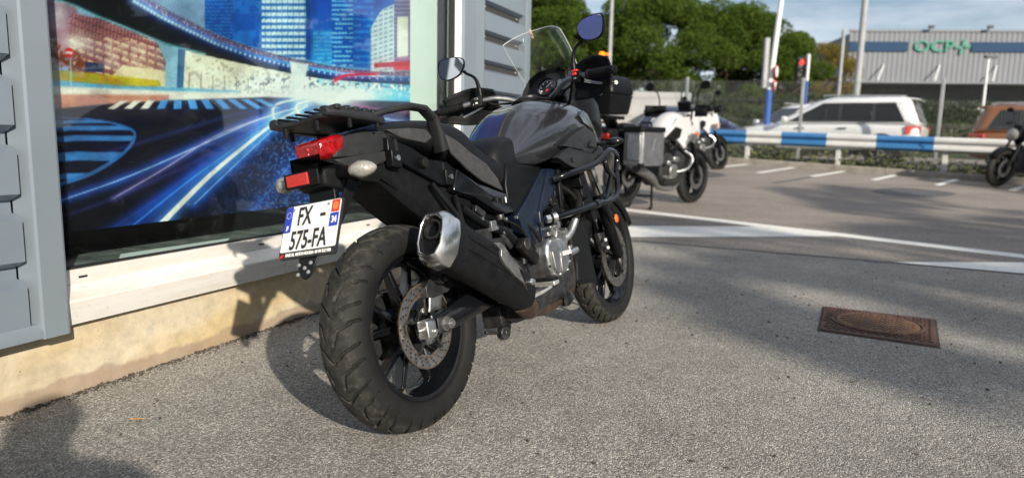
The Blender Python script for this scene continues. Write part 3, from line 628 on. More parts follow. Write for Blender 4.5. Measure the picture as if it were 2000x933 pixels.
b = MB(); b.box(((PU0+PU1)/2, .126, (PZ0+PZ1)/2), (PU1-PU0, .010, PZ1-PZ0+.001)); b.obj('backing_board', 'plate_black', po)
b = MB(); b.box(((PU0+PU1)/2, .126, (PZ1+3.2)/2+.004), (PU1-PU0, .010, 3.2-PZ1-.006)); b.obj('upper_board', 'plate_blue', po)
# grit along the wall foot
b = MB()
for i in range(2600):
    u = random.uniform(-.2, 4.1); n_ = abs(random.gauss(0, .022))+.002; s = random.uniform(.001, .004) if random.random() < .95 else random.uniform(.004, .008)
    b.box((u, -n_, s*.3), (s*random.uniform(.8, 2), s*1.3, s), Matrix.Rotation(random.uniform(0, 3), 3, 'Z') @ Matrix.Rotation(random.uniform(0, 1), 3, 'X'))
o = b.obj('wall_foot_grit', 'debris', fix=False); o.location = ORG; o.rotation_euler = (0, 0, math.pi/2-FA); tag(o, 'dark grit and dirt gathered along the foot of the plinth', 'dirt', kind='stuff')
b = MB(); b.tube([(0,0,.004),(.05,.01,.02),(.10,-.01,.008)], .0012, 5, 4); o = b.obj('twig', 'galv'); o.location = (-1.50, 2.02, 0); tag(o, 'thin curved twig lying by the plinth at the left edge', 'twig')

b = MB()
for i in range(420):
    x, y = random.uniform(-1.2, 4.2), random.uniform(1.2, 6.0); s_ = random.uniform(.0025, .007)
    if (Vector((x, y, 0))-Vector(ORG)).dot(Vector((math.cos(FA), -math.sin(FA), 0))) < .04: continue
    b.box((x, y, s_*.3), (s_*random.uniform(.8, 1.8), s_, s_*.8), Matrix.Rotation(random.uniform(0, 3), 3, 'Z') @ Matrix.Rotation(random.uniform(0, .6), 3, 'X'))
tag(b.obj('loose_grit', 'debris', fix=False), 'small loose stones scattered on the asphalt', 'gravel', kind='stuff')

# ================================================================ BLACK ADVENTURE MOTORCYCLE
BIKE_LOC, BIKE_HD, BIKE_LEAN = (-.2823, 2.0885, 0), .5232, .2013
def tyre_mesh(Rt, prof, nseg, nprof, groove=None):
    """prof: half profile (y, r) from bead to crown; groove(s, a) -> depth"""
    half = prof; full = [(y, 0, r) for y, r in half]+[(-y, 0, r) for y, r in reversed(half[:-1])]
    P = catmull(full, nprof); ys_ = np.array([p.x for p in P]); rs = np.array([p.z for p in P]); n = len(P)
    ds = np.concatenate([[0], np.cumsum(np.hypot(np.diff(ys_), np.diff(rs)))]); s = ds-ds[-1]/2
    ty, tr = np.gradient(ys_), np.gradient(rs); L_ = np.hypot(ty, tr); ny, nr = tr/L_, -ty/L_
    if nr[n//2] < 0: ny, nr = -ny, -nr
    a = np.linspace(0, 2*np.pi, nseg, endpoint=False); A, Sg = np.meshgrid(a, s, indexing='ij')
    d = groove(Sg, A*Rt) if groove else np.zeros_like(A)
    yy = ys_[None]-ny[None]*d; rr_ = rs[None]-nr[None]*d
    co = np.stack([rr_*np.cos(A), yy, rr_*np.sin(A)], -1).reshape(-1, 3)
    idx = np.arange(nseg*n).reshape(nseg, n); i2 = np.roll(idx, -1, 0)
    f = np.stack([idx[:, :-1], idx[:, 1:], i2[:, 1:], i2[:, :-1]], -1).reshape(-1, 4)
    b = MB(); b.v = co.tolist(); b.f = f.tolist(); return b
def groove_fn(Rt, N_, sc=1.0, w=.0038, depth=.0090):
    per = 2*math.pi*Rt/N_
    segs = []
    def pl(pts):
        for p, q_ in zip(pts[:-1], pts[1:]): segs.append((p, q_))
    k = sc
    pl([(-.088*k, -.040), (-.030*k, .002), (.002*k, .034), (.040*k, .004), (.088*k, -.018)])      # long chevron
    pl([(.012*k, per*.62+.030), (.026*k, per*.62-.012), (.064*k, per*.62-.030)]); pl([(-.022*k, per*.55+.024), (-.036*k, per*.55-.016), (-.072*k, per*.55-.036)])
    pl([(.058*k, per*.36), (.092*k, per*.36-.010)]); pl([(-.060*k, per*.25), (-.092*k, per*.25-.012)])
    def fn(s, a):
        m = np.full(s.shape, 1e9); am = np.mod(a, per)
        for sh in (-per, 0, per):
            for (x0, y0), (x1, y1) in segs:
                dx, dy = x1-x0, y1-y0; t = np.clip(((s-x0)*dx+(am+sh-y0)*dy)/(dx*dx+dy*dy), 0, 1); m = np.minimum(m, np.hypot(s-x0-t*dx, am+sh-y0-t*dy))
        return depth*np.clip((w-m)/.0016+.5, 0, 1)
    return fn
def wheel(parent, name, c, Rt, prof, rim_r, rim_w, nspk, discs, Ng, hi=True, spoke_mat='black_gloss', sc=1.0, rimm='black_gloss'):
    cx = Vector(c); w = rim_w/2
    b = MB(); b.lathe([(-w, rim_r+.012), (-w-.004, rim_r+.008), (-w-.003, rim_r-.004), (-w+.012, rim_r-.010), (-w+.03, rim_r-.026), (0, rim_r-.030), (w-.03, rim_r-.026), (w-.012, rim_r-.010), (w+.003, rim_r-.004), (w+.004, rim_r+.008), (w, rim_r+.012), (w-.006, rim_r+.004), (0, rim_r-.016), (-w+.006, rim_r+.004)], (0,0,0), 'y', 72 if hi else 36, closed=True)
    rim = b.obj(name, rimm, parent, smooth=True); rim.location = cx
    t = tyre_mesh(Rt, prof, 1000 if hi else 48, 8 if hi else 2, groove_fn(Rt, Ng, sc) if hi else None).obj('tyre', 'tyre_rubber', rim, smooth=True, fix=not hi, angle=60)
    b = MB(); b.lathe([(-.062, 0), (-.062, .030), (-.05, .048), (-.03, .055), (.03, .055), (.05, .062), (.062, .05), (.062, 0)], (0,0,0), 'y', 32); b.obj('hub', 'black_satin', rim, smooth=True)
    sp = None
    for k in range(nspk):
        for sg in (-1, 1):
            a0 = 2*math.pi*(k+.25)/nspk; a1 = a0+sg*R(15); a0 += sg*R(7)
            if sp is None or hi:
                b = MB(); p0 = Vector((math.cos(a0)*.045, 0, math.sin(a0)*.045)); p1 = Vector((math.cos(a1)*(rim_r-.022), 0, math.sin(a1)*(rim_r-.022))); pm = p0.lerp(p1, .5)
                b.beam(p0, p1, .046, .026, .030, .017, upv=Vector((0,1,0)).cross(p1-p0)); b.obj('spoke', spoke_mat, rim, bevel=.005 if hi else 0)
            else:
                b = MB(); p0 = Vector((math.cos(a0)*.045, 0, math.sin(a0)*.045)); p1 = Vector((math.cos(a1)*(rim_r-.022), 0, math.sin(a1)*(rim_r-.022))); b.beam(p0, p1, .04, .026, .026, .017, upv=Vector((0,1,0)).cross(p1-p0)); b.obj('spoke', spoke_mat, rim)
    for y, ro, ri in discs:
        b = MB(); nn = 72 if hi else 30; b.lathe([(-.0025, ri), (.0025, ri), (.0025, ro), (-.0025, ro)], (0, y, 0), 'y', nn, closed=True); dsk = b.obj('brake_disc', 'disc_steel', rim, smooth=True)
        if hi:
            b = MB(); sg = 1 if y > 0 else -1; b.lathe([(y+sg*.0028, ri+.004), (y+sg*.0030, ri+.004), (y+sg*.0030, ri+.011), (y+sg*.0028, ri+.011)], (0,0,0), 'y', 60, closed=True); b.lathe([(y+sg*.0028, ro-.005), (y+sg*.0031, ro-.005), (y+sg*.0031, ro-.0005), (y+sg*.0028, ro-.0005)], (0,0,0), 'y', 60, closed=True)
            # rotate into parent space is implicit
            o = b.obj('worn_edge', 'disc_rust', rim, smooth=True)
            b = MB()
            for k in range(24):
                for j in range(3):
                    a = 2*math.pi*(k+j*.27)/24; r_ = ri+(ro-ri)*(.30+.22*j); b.lathe([(0, 0), (0, .0035)], (r_*math.cos(a), y+sg*.0034, r_*math.sin(a)), 'y', 8)
            b.obj('disc_holes', 'plate_black', rim)['kind'] = 'stuff'
        b = MB()
        for k in range(5):
            a = 2*math.pi*k/5+.3; b.beam((math.cos(a)*.035, y*.9, math.sin(a)*.035), (math.cos(a)*(ri+.006), y, math.sin(a)*(ri+.006)), .012, .034, .008, .022, upv=(0,1,0))
            b.lathe([(-.006, 0), (-.006, .007), (.006, .008), (.006, 0)], (math.cos(a)*(ri+.003), y, math.sin(a)*(ri+.003)), 'y', 10)
        b.obj('disc_carrier', 'dark_metal', rim, smooth=True)
    return rim
PR_REAR = [(.056,.224),(.069,.232),(.0765,.254),(.0755,.275),(.066,.294),(.045,.3095),(.022,.3175),(0,.320)]
PR_FRONT = [(.036,.248),(.049,.256),(.0555,.276),(.0545,.294),(.047,.309),(.030,.322),(.014,.3278),(0,.329)]

mc = empty('motorcycle', (0,0,0), 0, 'black and graphite adventure motorcycle on its side stand beside the shop window', 'motorcycle')
mc.matrix_world = Matrix.Translation((BIKE_LOC[0], BIKE_LOC[1], .07)) @ Matrix.Rotation(math.pi/2-BIKE_HD, 4, 'Z') @ Matrix.Rotation(-BIKE_LEAN, 4, 'X') @ Matrix.Translation((0,0,-.07))
def V(*a): return Vector(a)
def ring(x, pts): return [V(x, y, z) for y, z in pts]
# --- wheels
rw = wheel(mc, 'rear_wheel', (0,0,.32), .32, PR_REAR, .216, .110, 5, [(-.080, .130, .088)], 16)
b = MB()
for k in range(48):
    a = 2*math.pi*k/48; b.box((math.cos(a)*.052, -.086, math.sin(a)*.052), (.010, .003, .0035), Matrix.Rotation(-a, 3, 'Y'))
b.lathe([(-.088,.040),(-.088,.047),(-.084,.047),(-.084,.040)], (0,0,0), 'y', 32, closed=True); b.obj('speed_sensor_ring', 'steel', rw)
b = MB(); b.lathe([(.070,.03),(.070,.098),(.076,.104),(.080,.098),(.080,.03)], (0,0,0), 'y', 48); b.obj('sprocket', 'dark_metal', rw)
fwl = wheel(mc, 'front_wheel', (1.56,0,.329), .329, PR_FRONT, .2413, .072, 5, [(-.068, .155, .112), (.068, .155, .112)], 17, sc=.72)
# --- swing arm
for sg in (-1, 1):
    b = MB(); y0 = sg*.128
    secs = []
    for x, z, hh, ww in ((-.045,.322,.052,.030),(.02,.325,.066,.034),(.12,.338,.078,.036),(.30,.358,.086,.040),(.56,.375,.095,.05)):
        yy = y0*(1-.25*max(0, x)/.56); secs.append([V(x, yy+sg*ww/2*i, z+hh/2*j) for i, j in ((-1,-.86),(-.8,-1),(.8,-1),(1,-.8),(1,.8),(.8,1),(-.8,1),(-1,.86))])
    b.loft(secs); sw = b.obj('swingarm', 'black_gloss', mc, bevel=.003)
    # end block of the chain adjuster, axle nut and washer plate
    b = MB(); b.loft([[V(x, y0+sg*q, z) for q, z in ((-.014,.296),(.018,.292),(.024,.30),(.024,.342),(.018,.350),(-.014,.348))] for x in (-.082, -.040)]); b.obj('chain_adjuster', 'aluminium', sw, bevel=.003)
    b = MB(); b.tube([(-.05, y0+sg*.026, .312), (-.05, y0+sg*.031, .312)], .007, 10); b.tube([(-.10, y0, .322), (-.075, y0, .322)], .006, 8); b.obj('adjuster_bolt', 'steel', sw)
    b = MB(); b.plate([V(-.030, y0+sg*.0185, .300), V(.040, y0+sg*.0185, .302), V(.040, y0+sg*.0185, .350), V(-.030, y0+sg*.0185, .346)], (0, sg*.006, 0)); b.obj('axle_plate', 'dark_metal', sw, bevel=.002)
    b = MB(); b.tube([(.004, y0+sg*.024, .323), (.004, y0+sg*.030, .323)], .022, 20); b.tube([(.004, y0+sg*.030, .323), (.004, y0+sg*.048, .323)], .0165, 6); b.tube([(.004, y0+sg*.048, .323), (.004, y0+sg*.056, .323)], .009, 12); b.obj('axle_nut', 'cast_grey', sw)
# rear caliper
b = MB(); b.loft([ring(x, [(-.108,z0),(-.060,z0),(-.060,z1),(-.108,z1)]) for x, z0, z1 in ((-.005,.405,.44),(.03,.40,.462),(.10,.405,.468),(.145,.42,.452))]); b.tube([(.05,-.10,.45),(.05,-.134,.452)], .014, 12); b.tube([(.05,-.134,.452),(.05,-.150,.452)], .008, 10)
b.obj('rear_caliper', 'dark_metal', mc, bevel=.005)
b = MB(); b.plate([V(.0,-.104,.36), V(.06,-.104,.36), V(.085,-.104,.43), V(.02,-.104,.44)], (0,.008,0)); b.obj('caliper_bracket', 'aluminium', mc, bevel=.002)
b = MB(); b.tube([(.06,-.12,.455),(.16,-.11,.45),(.30,-.10,.42),(.42,-.12,.46)], .005, 8, 5); b.obj('brake_hose', 'rubber', mc, smooth=True)
# chain
b = MB(); b.beam((0,.076,.424),(.55,.085,.41), .012,.016); b.beam((0,.076,.222),(.55,.085,.33), .012,.016); b.obj('chain', 'dark_metal', mc)
# --- muffler
AX0, AXD = V(-.066,-.205,.592), V(.893,.012,-.45).normalized(); AXU = V(.45,0,.893).normalized(); AXS = AXD.cross(AXU).normalized()
if AXS.y > 0: AXS = -AXS     # AXS points outwards (right)
def msec(s, kx, kz, oy=0, oz=0, pts=None):
    pts = pts or [(-.052,.048),(-.034,.082),(.022,.084),(.050,.062),(.058,.020),(.056,-.040),(.036,-.078),(-.004,-.086),(-.040,-.072),(-.054,-.03)]
    return [AX0+AXD*s+AXS*(p*kx+oy)+AXU*(q_*kz+oz) for p, q_ in pts]
b = MB(); b.loft([msec(.048,.97,.97), msec(.08,.97,.97), msec(.32,.97,.97), msec(.43,.96,.94,0,-.004), msec(.50,.86,.80,.004,-.014), msec(.545,.64,.54,.012,-.022)]); mf = b.obj('muffler', 'black_plastic', mc, bevel=.012, seg=3)
b = MB()
for oz in (.030, -.004):
    b.loft([[AX0+AXD*s+AXS*(.0565+d)+AXU*(oz+q_) for d, q_ in ((-.003,-.006),(.0022,-.003),(.0022,.003),(-.003,.006))] for s in (.11,.36)])
b.obj('pressed_rib', 'black_plastic', mf, bevel=.0015)
b = MB(); b.loft([msec(-.008,.78,.80), msec(.004,.90,.92), msec(.022,1.01,1.01), msec(.052,1.035,1.03), msec(.060,1.02,1.015)], cap=False); b.loft([msec(-.008,.78,.80), msec(-.010,.70,.72), msec(.010,.62,.66)], cap=False)
cap_ = b.obj('end_cap', 'chrome', mf, bevel=.004, seg=2)
b = MB(); b.loft([msec(.009,.64,.68), msec(.012,.5,.5)], cap=False); b.loft([msec(.0112,.5,.5), msec(.0135,.1,.1)]); b.obj('outlet_plate', 'black_satin', cap_)
b = MB()
pc = AX0+AXS*.004+AXU*.018
for r0, r1, s0, s1 in ((.030,.030,-.004,.05),(.0245,.0245,-.004,.05)):
    v = []; nn = 24
    for s_, r_ in ((s0, r0), (s1, r1)):
        for k in range(nn): v.append(pc+AXD*s_+(AXS*math.cos(2*math.pi*k/nn)+AXU*math.sin(2*math.pi*k/nn))*r_)
    b.add(v, [(k, (k+1) % nn, nn+(k+1) % nn, nn+k) for k in range(nn)])
v = [pc-AXD*.004+(AXS*math.cos(2*math.pi*k/24)+AXU*math.sin(2*math.pi*k/24))*r_ for r_ in (.0245,.030) for k in range(24)]; b.add(v, [(k, (k+1) % 24, 24+(k+1) % 24, 24+k) for k in range(24)]); b.obj('tail_pipe', 'dark_metal', cap_, smooth=True)
b = MB(); v = [pc+AXD*.03+(AXS*math.cos(2*math.pi*k/24)+AXU*math.sin(2*math.pi*k/24))*.0245 for k in range(24)]; b.add(v, [tuple(range(24))]); b.obj('pipe_bore', 'rust_pipe', cap_)
b = MB(); sh = [(.156,.536),(.190,.532),(.213,.514),(.227,.494),(.317,.422),(.364,.397),(.376,.422),(.421,.399),(.420,.381),(.362,.326),(.305,.380),(.253,.413),(.194,.464),(.180,.491),(.186,.510)]
b.plate([V(x+.012, -.268+.05*max(0, (x-.3))/.12, z) for x, z in sh], (0,.012,0), bulge=.006); b.obj('heat_shield', 'cast_grey', mf, bevel=.003)
b = MB(); p = V(.385,-.250,.378); b.lathe([(-.012,0),(-.012,.009),(-.004,.013),(0,.0135)], p, 'y', 16); b.obj('shield_bolt', 'chrome', mf, smooth=True)
# exhaust front pipes (rusty)
b = MB(); b.tube([(.40,-.19,.315),(.48,-.165,.272),(.56,-.13,.262),(.66,-.115,.240),(.78,-.115,.245),(.88,-.115,.252),(.93,-.115,.30),(.95,-.11,.42)], [.045,.040,.034,.030,.030,.029,.029,.028], 14, 5); b.obj('exhaust_pipe', 'rust_pipe', mc, smooth=True)
b = MB(); b.loft([[V(.44+i*.07, -.11+math.cos(a)*.085, .272+math.sin(a)*.045) for a in [2*math.pi*k/14 for k in range(14)]] for i in range(3)]); b.obj('collector_box', 'dark_metal', mc, bevel=.012)
b = MB(); b.tube([(.80,-.150,.250),(.815,-.150,.248)], .034, 16); b.beam((.79,-.16,.30),(.80,-.155,.222),.012,.018); b.obj('pipe_clamp', 'dark_metal', mc)
# --- rear frame rails, undertail
b = MB()
def tailsec(x, zt, zb, w): return ring(x, [(-w*.8,zb),(-w,zb+.03),(-w,zt-.02),(-w*.85,zt),(w*.85,zt),(w,zt-.02),(w,zb+.03),(w*.8,zb)])
b.loft([tailsec(-.30,.836,.812,.055), tailsec(-.20,.852,.782,.078), tailsec(-.10,.872,.766,.090), tailsec(0,.86,.69,.094), tailsec(.09,.83,.63,.096), tailsec(.20,.80,.60,.098), tailsec(.32,.78,.60,.10)]); b.obj('undertail', 'black_plastic', mc, bevel=.006)
# inner fender sheet arching over the tyre
b = MB(); b.loft([[V(-.10+.30*t, y, .775-.165*t-.03*math.sin(math.pi*t)*0+(.008 if abs(y) < .06 else 0)) for y in (-.088,-.06,0,.06,.088)] for t in (0,.3,.6,1)], closed=False); b.obj('inner_fender', 'black_satin', mc, solid=.004)
for sg in (-1, 1):
    b = MB(); pts = [(-.085,.892),(.02,.862),(.095,.826),(.19,.815),(.236,.788),(.205,.735),(.140,.742),(.030,.790),(-.09,.838)]
    b.plate([V(x, sg*.118, z) for x, z in pts], (0,-sg*.022,0)); ra = b.obj('rail_cover', 'black_satin', mc, bevel=.004)
    for (x, z) in ((-.065,.835),(.185,.770)):
        b = MB(); b.loft([[V(x-.024, sg*q, z-.03) for q in (.10,.126)]+[V(x+.02, sg*q, z-.036) for q in (.126,.10)], [V(x-.024, sg*q, z+.02) for q in (.10,.130)]+[V(x+.022, sg*q, z+.014) for q in (.130,.10)]]); b.obj('pannier_mount', 'black_satin', ra, bevel=.004)
        b = MB(); b.tube([(x, sg*.126, z-.006), (x, sg*.133, z-.006)], .0085, 12); b.obj('mount_bolt', 'aluminium', ra)
    b = MB(); b.tube([(.055, sg*.118, .812), (.055, sg*.138, .812)], .017, 16); b.obj('rubber_stop', 'rubber', ra, bevel=.003)
    b = MB(); b.box((-.052, sg*.1175, .868), (.012,.004,.034)); b.box((.165, sg*.1175, .795), (.012,.004,.03)); b.obj('slot', 'plate_black', ra)
    b = MB(); b.tube([(.088, sg*.120, .748), (.150, sg*.135, .665), (.20, sg*.150, .585)], .0085, 8); b.tube([(.205, sg*.118, .705), (.215, sg*.125, .605)], .009, 8); b.obj('pannier_stay', 'black_satin', mc, smooth=True)
    # side cover below the seat
    sc_ = [(.220,.790),(.296,.748),(.400,.712),(.485,.688),(.556,.650),(.552,.622),(.470,.618),(.394,.640),(.290,.692),(.185,.720)]
    b = MB(); b.plate([V(x, sg*(.132+.012*max(0, x-.2)/.3), z) for x, z in sc_], (0,-sg*.03,0), bulge=.008); sc1 = b.obj('side_cover', 'black_gloss', mc, bevel=.006, seg=3)
    b = MB(); b.tube([(.40, sg*.152, .672), (.40, sg*.156, .672)], .008, 14); b.obj('cover_lock', 'dark_metal', sc1); b = MB(); b.box((.462, sg*.153, .667), (.004,.003,.02)); b.obj('cover_clip', 'white_print', sc1)
    # tail cowl
    tc_ = [(-.232,.902),(-.15,.912),(-.075,.912),(-.043,.891),(-.064,.858),(-.14,.842),(-.262,.842)]
    b = MB(); b.plate([V(x, sg*(.070+.035*(x+.262)/.22), z) for x, z in tc_], (0,-sg*.03,0), bulge=.008); b.obj('tail_cowl', 'cowl_plastic', mc, bevel=.006, seg=3)
    b = MB(); tp = [(-.262,.838),(-.06,.856),(-.05,.846),(-.10,.818),(-.19,.806),(-.215,.812)]; b.plate([V(x, sg*(.068+.04*(x+.262)/.2), z) for x, z in tp], (0,-sg*.05,0), bulge=.004); b.obj('tail_trim', 'cowl_plastic', mc, bevel=.004)
b = MB(); b.loft([ring(x, [(-w,z0),(w,z0),(w*.8,z1),(-w*.8,z1)]) for x, w, z0, z1 in ((-.235,.062,.84,.905),(-.12,.085,.85,.915),(-.02,.09,.86,.905))]); b.obj('tail_core', 'black_plastic', mc, bevel=.006)
# tail light
b = MB(); tl = lambda x, w, z0, z1: [V(x, -w*.62, z0), V(x, w*.62, z0), V(x, w*.9, z0+.012), V(x, w, z1-.012), V(x, w*.92, z1), V(x, -w*.92, z1), V(x, -w, z1-.012), V(x, -w*.9, z0+.012)]
b.loft([tl(-.300,.046,.845,.884), tl(-.292,.052,.841,.893), tl(-.255,.063,.841,.903), tl(-.225,.068,.845,.905)]); tlo = b.obj('tail_light', 'red_lens', mc, bevel=.004); tlo.location.y = -.014
b = MB()
for i in range(5):
    for j in range(2): b.box((-.2985+.012*abs(i-2)*.3, (i-2)*.016, .859+j*.0125), (.006,.012,.010), Matrix.Rotation(.5*(i-2), 3, 'Z'))
b.obj('lens_facet', 'red_lens', tlo, bevel=.002)['kind'] = 'stuff'
# licence plate bracket housing
b = MB(); b.loft([ring(x, [(-w,z0),(w,z0),(w,z1),(-w,z1)]) for x, w, z0, z1 in ((-.295,.052,.772,.812),(-.27,.060,.762,.826),(-.20,.062,.752,.836),(-.15,.055,.758,.83))]); lh = b.obj('plate_light_housing', 'black_plastic', mc, bevel=.008)
b = MB(); b.loft([[V(-.288,-.010,.780),V(-.288,.076,.780),V(-.288,.076,.816),V(-.288,-.010,.816)],[V(-.310,-.008,.782),V(-.310,.074,.782),V(-.310,.074,.814),V(-.310,-.008,.814)]]); b.obj('rear_reflector', 'red_reflector', lh, bevel=.002)
b = MB(); b.box((-.290,.022,.798), (.03,.132,.042)); b.obj('reflector_frame', 'black_plastic', lh, bevel=.003)
b = MB(); b.loft([[V(x, y, z) for y in (-.05,.05)]+[V(x+.02, y, z-.006) for y in (.05,-.05)] for x, z in ((-.26,.772),(-.262,.70),(-.305,.61))]); b.obj('plate_stem', 'black_satin', mc, bevel=.004)
for sg in (-1, 1):
    b = MB(); b.beam((-.196, sg*.060, .776), (-.300, sg*.050, .62), .010, .045, .008, .016, upv=(1,0,.4)); b.obj('plate_stay', 'black_plastic', mc, bevel=.002)
    # turn signals
    b = MB(); b.tube([(-.235, sg*.055, .800), (-.252, sg*.125, .797)], [.020,.016], 12); st_ = b.obj('turn_signal', 'black_satin', mc, smooth=True)
    b = MB(); secs = []
    for t, w_, h_ in ((-.030,.004,.004),(-.025,.015,.013),(-.012,.024,.020),(0,.028,.0245),(.015,.026,.022),(.030,.016,.014),(.038,.004,.004)):
        secs.append([V(-.258+t*.55-.0, sg*(.155 if sg < 0 else .135)+sg*t, .797)+V(math.cos(a)*w_*.9, -sg*math.cos(a)*w_*.5, math.sin(a)*h_) for a in [2*math.pi*k/16 for k in range(16)]])
    b.loft(secs); b.obj('signal_lens', 'clear_lens', st_, smooth=True)
# licence plate
PC = V(-.318, 0, .666); PUP = V(.40,0,.916).normalized(); PNR = V(-.916,0,.40).normalized(); PM = frame_m(PC, (0,-1,0), PUP)
def flat(name, x0, x1, y0, y1, z, th, mt, parent, r=0):
    pts = []
    if r:
        for cx_, cy_, a0 in ((x1-r, y1-r, 0), (x0+r, y1-r, 90), (x0+r, y0+r, 180), (x1-r, y0+r, 270)):
            for k in range(4): a = R(a0+30*k); pts.append((cx_+r*math.cos(a), cy_+r*math.sin(a)))
    else: pts = [(x0,y0),(x1,y0),(x1,y1),(x0,y1)]
    b = MB(); b.plate([PM @ V(x, y, z) for x, y in pts], PNR*-th); return b.obj(name, mt, parent)
ph = flat('plate_holder', -.109,.109,-.084,.072,.0,.006,'plate_black', mc, .008)
pl_ = flat('number_plate', -.104,.104,-.064,.068,.0025,.0022,'plate_white', ph, .005)
flat('blue_band', -.1035,-.076,-.008,.0675,.0030,.0006,'plate_blue', ph, .003); flat('blue_band', .071,.1035,-.008,.030,.0030,.0006,'plate_blue', ph, .002); flat('region_badge', .073,.1025,.032,.0665,.0031,.0006,'plate_red', ph, .002)
def ptext(body, x, y, size, sx, mt, bold=0, ext=.0006, z=.0036): text_obj('plate_text', body, size, PM @ Matrix.Translation((x, y, z)), mt, ph, sx, bold, ext=ext)
ptext('F', -.089, .004, .019, .8, 'white_print', .0006); ptext('34', .088, .010, .026, .72, 'white_print', .0006)
ptext('FX', -.026, .032, .074, .62, 'plate_black', .0013); ptext('-', .044, .036, .07, 1.0, 'plate_black', .0013); ptext('575-FA', .0, -.036, .074, .64, 'plate_black', .0013)
ptext('PASCAL MOTO HONDA', -.024, -.0745, .0128, .78, 'white_print', .0002); ptext('\u2706 04 99 512 990'.replace('\u2706 ', ''), .064, -.0745, .0128, .78, 'white_print', .0002)
b = MB(); b.plate([PM @ V(x, y, .0012) for x, y in ((-.105,-.081),(-.094,-.078),(-.088,-.069),(-.097,-.071),(-.105,-.076))], PNR*-.001); b.obj('plate_emblem', 'red_print', ph)
b = MB()
for k in range(10):
    a = 2*math.pi*k/10; b.lathe([(0,0),(0,.0014)], (0,0,0), 'z', 6); 
    n0 = len(b.v)-12
    for q_ in range(n0, len(b.v)): b.v[q_] = tuple(PM @ V(b.v[q_][0]-.0895+.009*math.cos(a), b.v[q_][1]+.043+.009*math.sin(a), .0036))
b.obj('star_ring', 'white_print', ph)['kind'] = 'stuff'
b = MB(); b.lathe([(0,0),(0,.009),(0,.011)], (0,0,0), 'z', 8); b.v = [tuple(PM @ V(x+.088, y*1.1+.049, .0037)) for x, y, z in b.v]; b.obj('badge_cross', 'amber', ph)
for x, y in ((-.071,.056),(.062,.058)):
    b = MB(); b.lathe([(.0,.0045),(.002,.004),(.003,0)], (0,0,0), 'z', 10); b.v = [tuple(PM @ V(px_+x, py_+y, pz_+.0034)) for px_, py_, pz_ in b.v]; b.obj('plate_screw', 'aluminium', ph)
# mud flap under the plate
b = MB(); b.plate([PM @ V(x, y, -.006) for x, y in ((-.036,-.07),(.040,-.07),(.028,-.118),(.018,-.138),(.004,-.145),(-.012,-.140),(-.030,-.118))], PNR*-.005); fl = b.obj('mud_flap', 'black_satin', mc, bevel=.002)
for x, y in ((-.028,-.103),(.016,-.100),(-.004,-.113),(-.026,-.130),(.012,-.125)):
    b = MB(); b.lathe([(.0,.0055),(.003,.005),(.004,0)], (0,0,0), 'z', 10); b.v = [tuple(PM @ V(px_+x, py_+y, pz_-.006)) for px_, py_, pz_ in b.v]; b.obj('flap_rivet', 'galv', fl)
# --- luggage rack plate and grab rails
b = MB(); outl = [(-.135,-.115),(-.20,-.112),(-.28,-.108),(-.33,-.100),(-.342,-.085),(-.340,-.05),(-.325,-.02),(-.325,.02),(-.340,.05),(-.342,.085),(-.33,.100),(-.28,.108),(-.20,.112),(-.135,.115),(-.12,.06),(-.12,-.06)]
b.plate([V(x, y, .950+.02*(-.12-x)/.25*.6) for x, y in outl], (0,0,-.014)); rk = b.obj('luggage_rack', 'cowl_plastic', mc, bevel=.005); rk.location = (.022, -.014, -.004)
for sg in (-1, 1):
    b = MB(); 
    pts = [V(-.13, sg*.118, .944), V(-.19, sg*.120, .952), V(-.25, sg*.118, .956), V(-.29, sg*.113, .962), V(-.338, sg*.104, .966)]
    b.loft([[p+V(0, sg*i, j) for i, j in ((-.022,-.016),(.006,-.016),(.010,-.004),(.004,.010),(-.016,.012),(-.024,.0))] for p in pts]); b.obj('rack_side_rail', 'cowl_plastic', rk, bevel=.004)
    for x in (-.165,-.20,-.235,-.27,-.305):
        b = MB(); b.box((x, sg*.108, .965+(-.2-x)*.06), (.020,.034,.014), Matrix.Rotation(.0, 3, 'Z')); b.obj('rack_lug', 'cowl_plastic', rk, bevel=.004)
    for x, y in ((-.155,.115),(-.262,.112),(-.33,.06)):
        b = MB(); b.tube([(x, sg*y, .945), (x, sg*y, .918)], [.007,.0055], 8); b.obj('rack_peg', 'black_plastic', rk)
    # grab rail: hoop of flattened section
    b = MB(); gp_ = [V(-.16, sg*.118, .946), V(-.10, sg*.132, .962), V(.0, sg*.148, .978), V(.062, sg*.150, .974), V(.105, sg*.149, .945), V(.125, sg*.146, .895), V(.142, sg*.138, .845)]
    P_ = gp_; secs = []
    for i, p in enumerate(P_):
        t_ = (P_[min(i+1, len(P_)-1)]-P_[max(i-1, 0)]).normalized(); n_ = t_.cross(V(0,1,0)).normalized(); w_ = .019+.012*(i/len(P_))**3; h_ = .0095+.030*max(0, (i/len(P_)-.55))
        secs.append([p+V(0,1,0)*a*w_+n_*c*h_ for a, c in ((-1,-.5),(-.6,-1),(.6,-1),(1,-.5),(1,.5),(.6,1),(-.6,1),(-1,.5))])
    b.loft(secs); b.obj('grab_rail', 'cowl_plastic', mc, bevel=.003)
b = MB()
for y in (-.07,-.035,0,.035,.07): b.box((-.24, y, .9665), (.20,.010,.006), Matrix.Rotation(.048, 3, 'Y'))
b.obj('rack_rib', 'black_plastic', rk, bevel=.002)
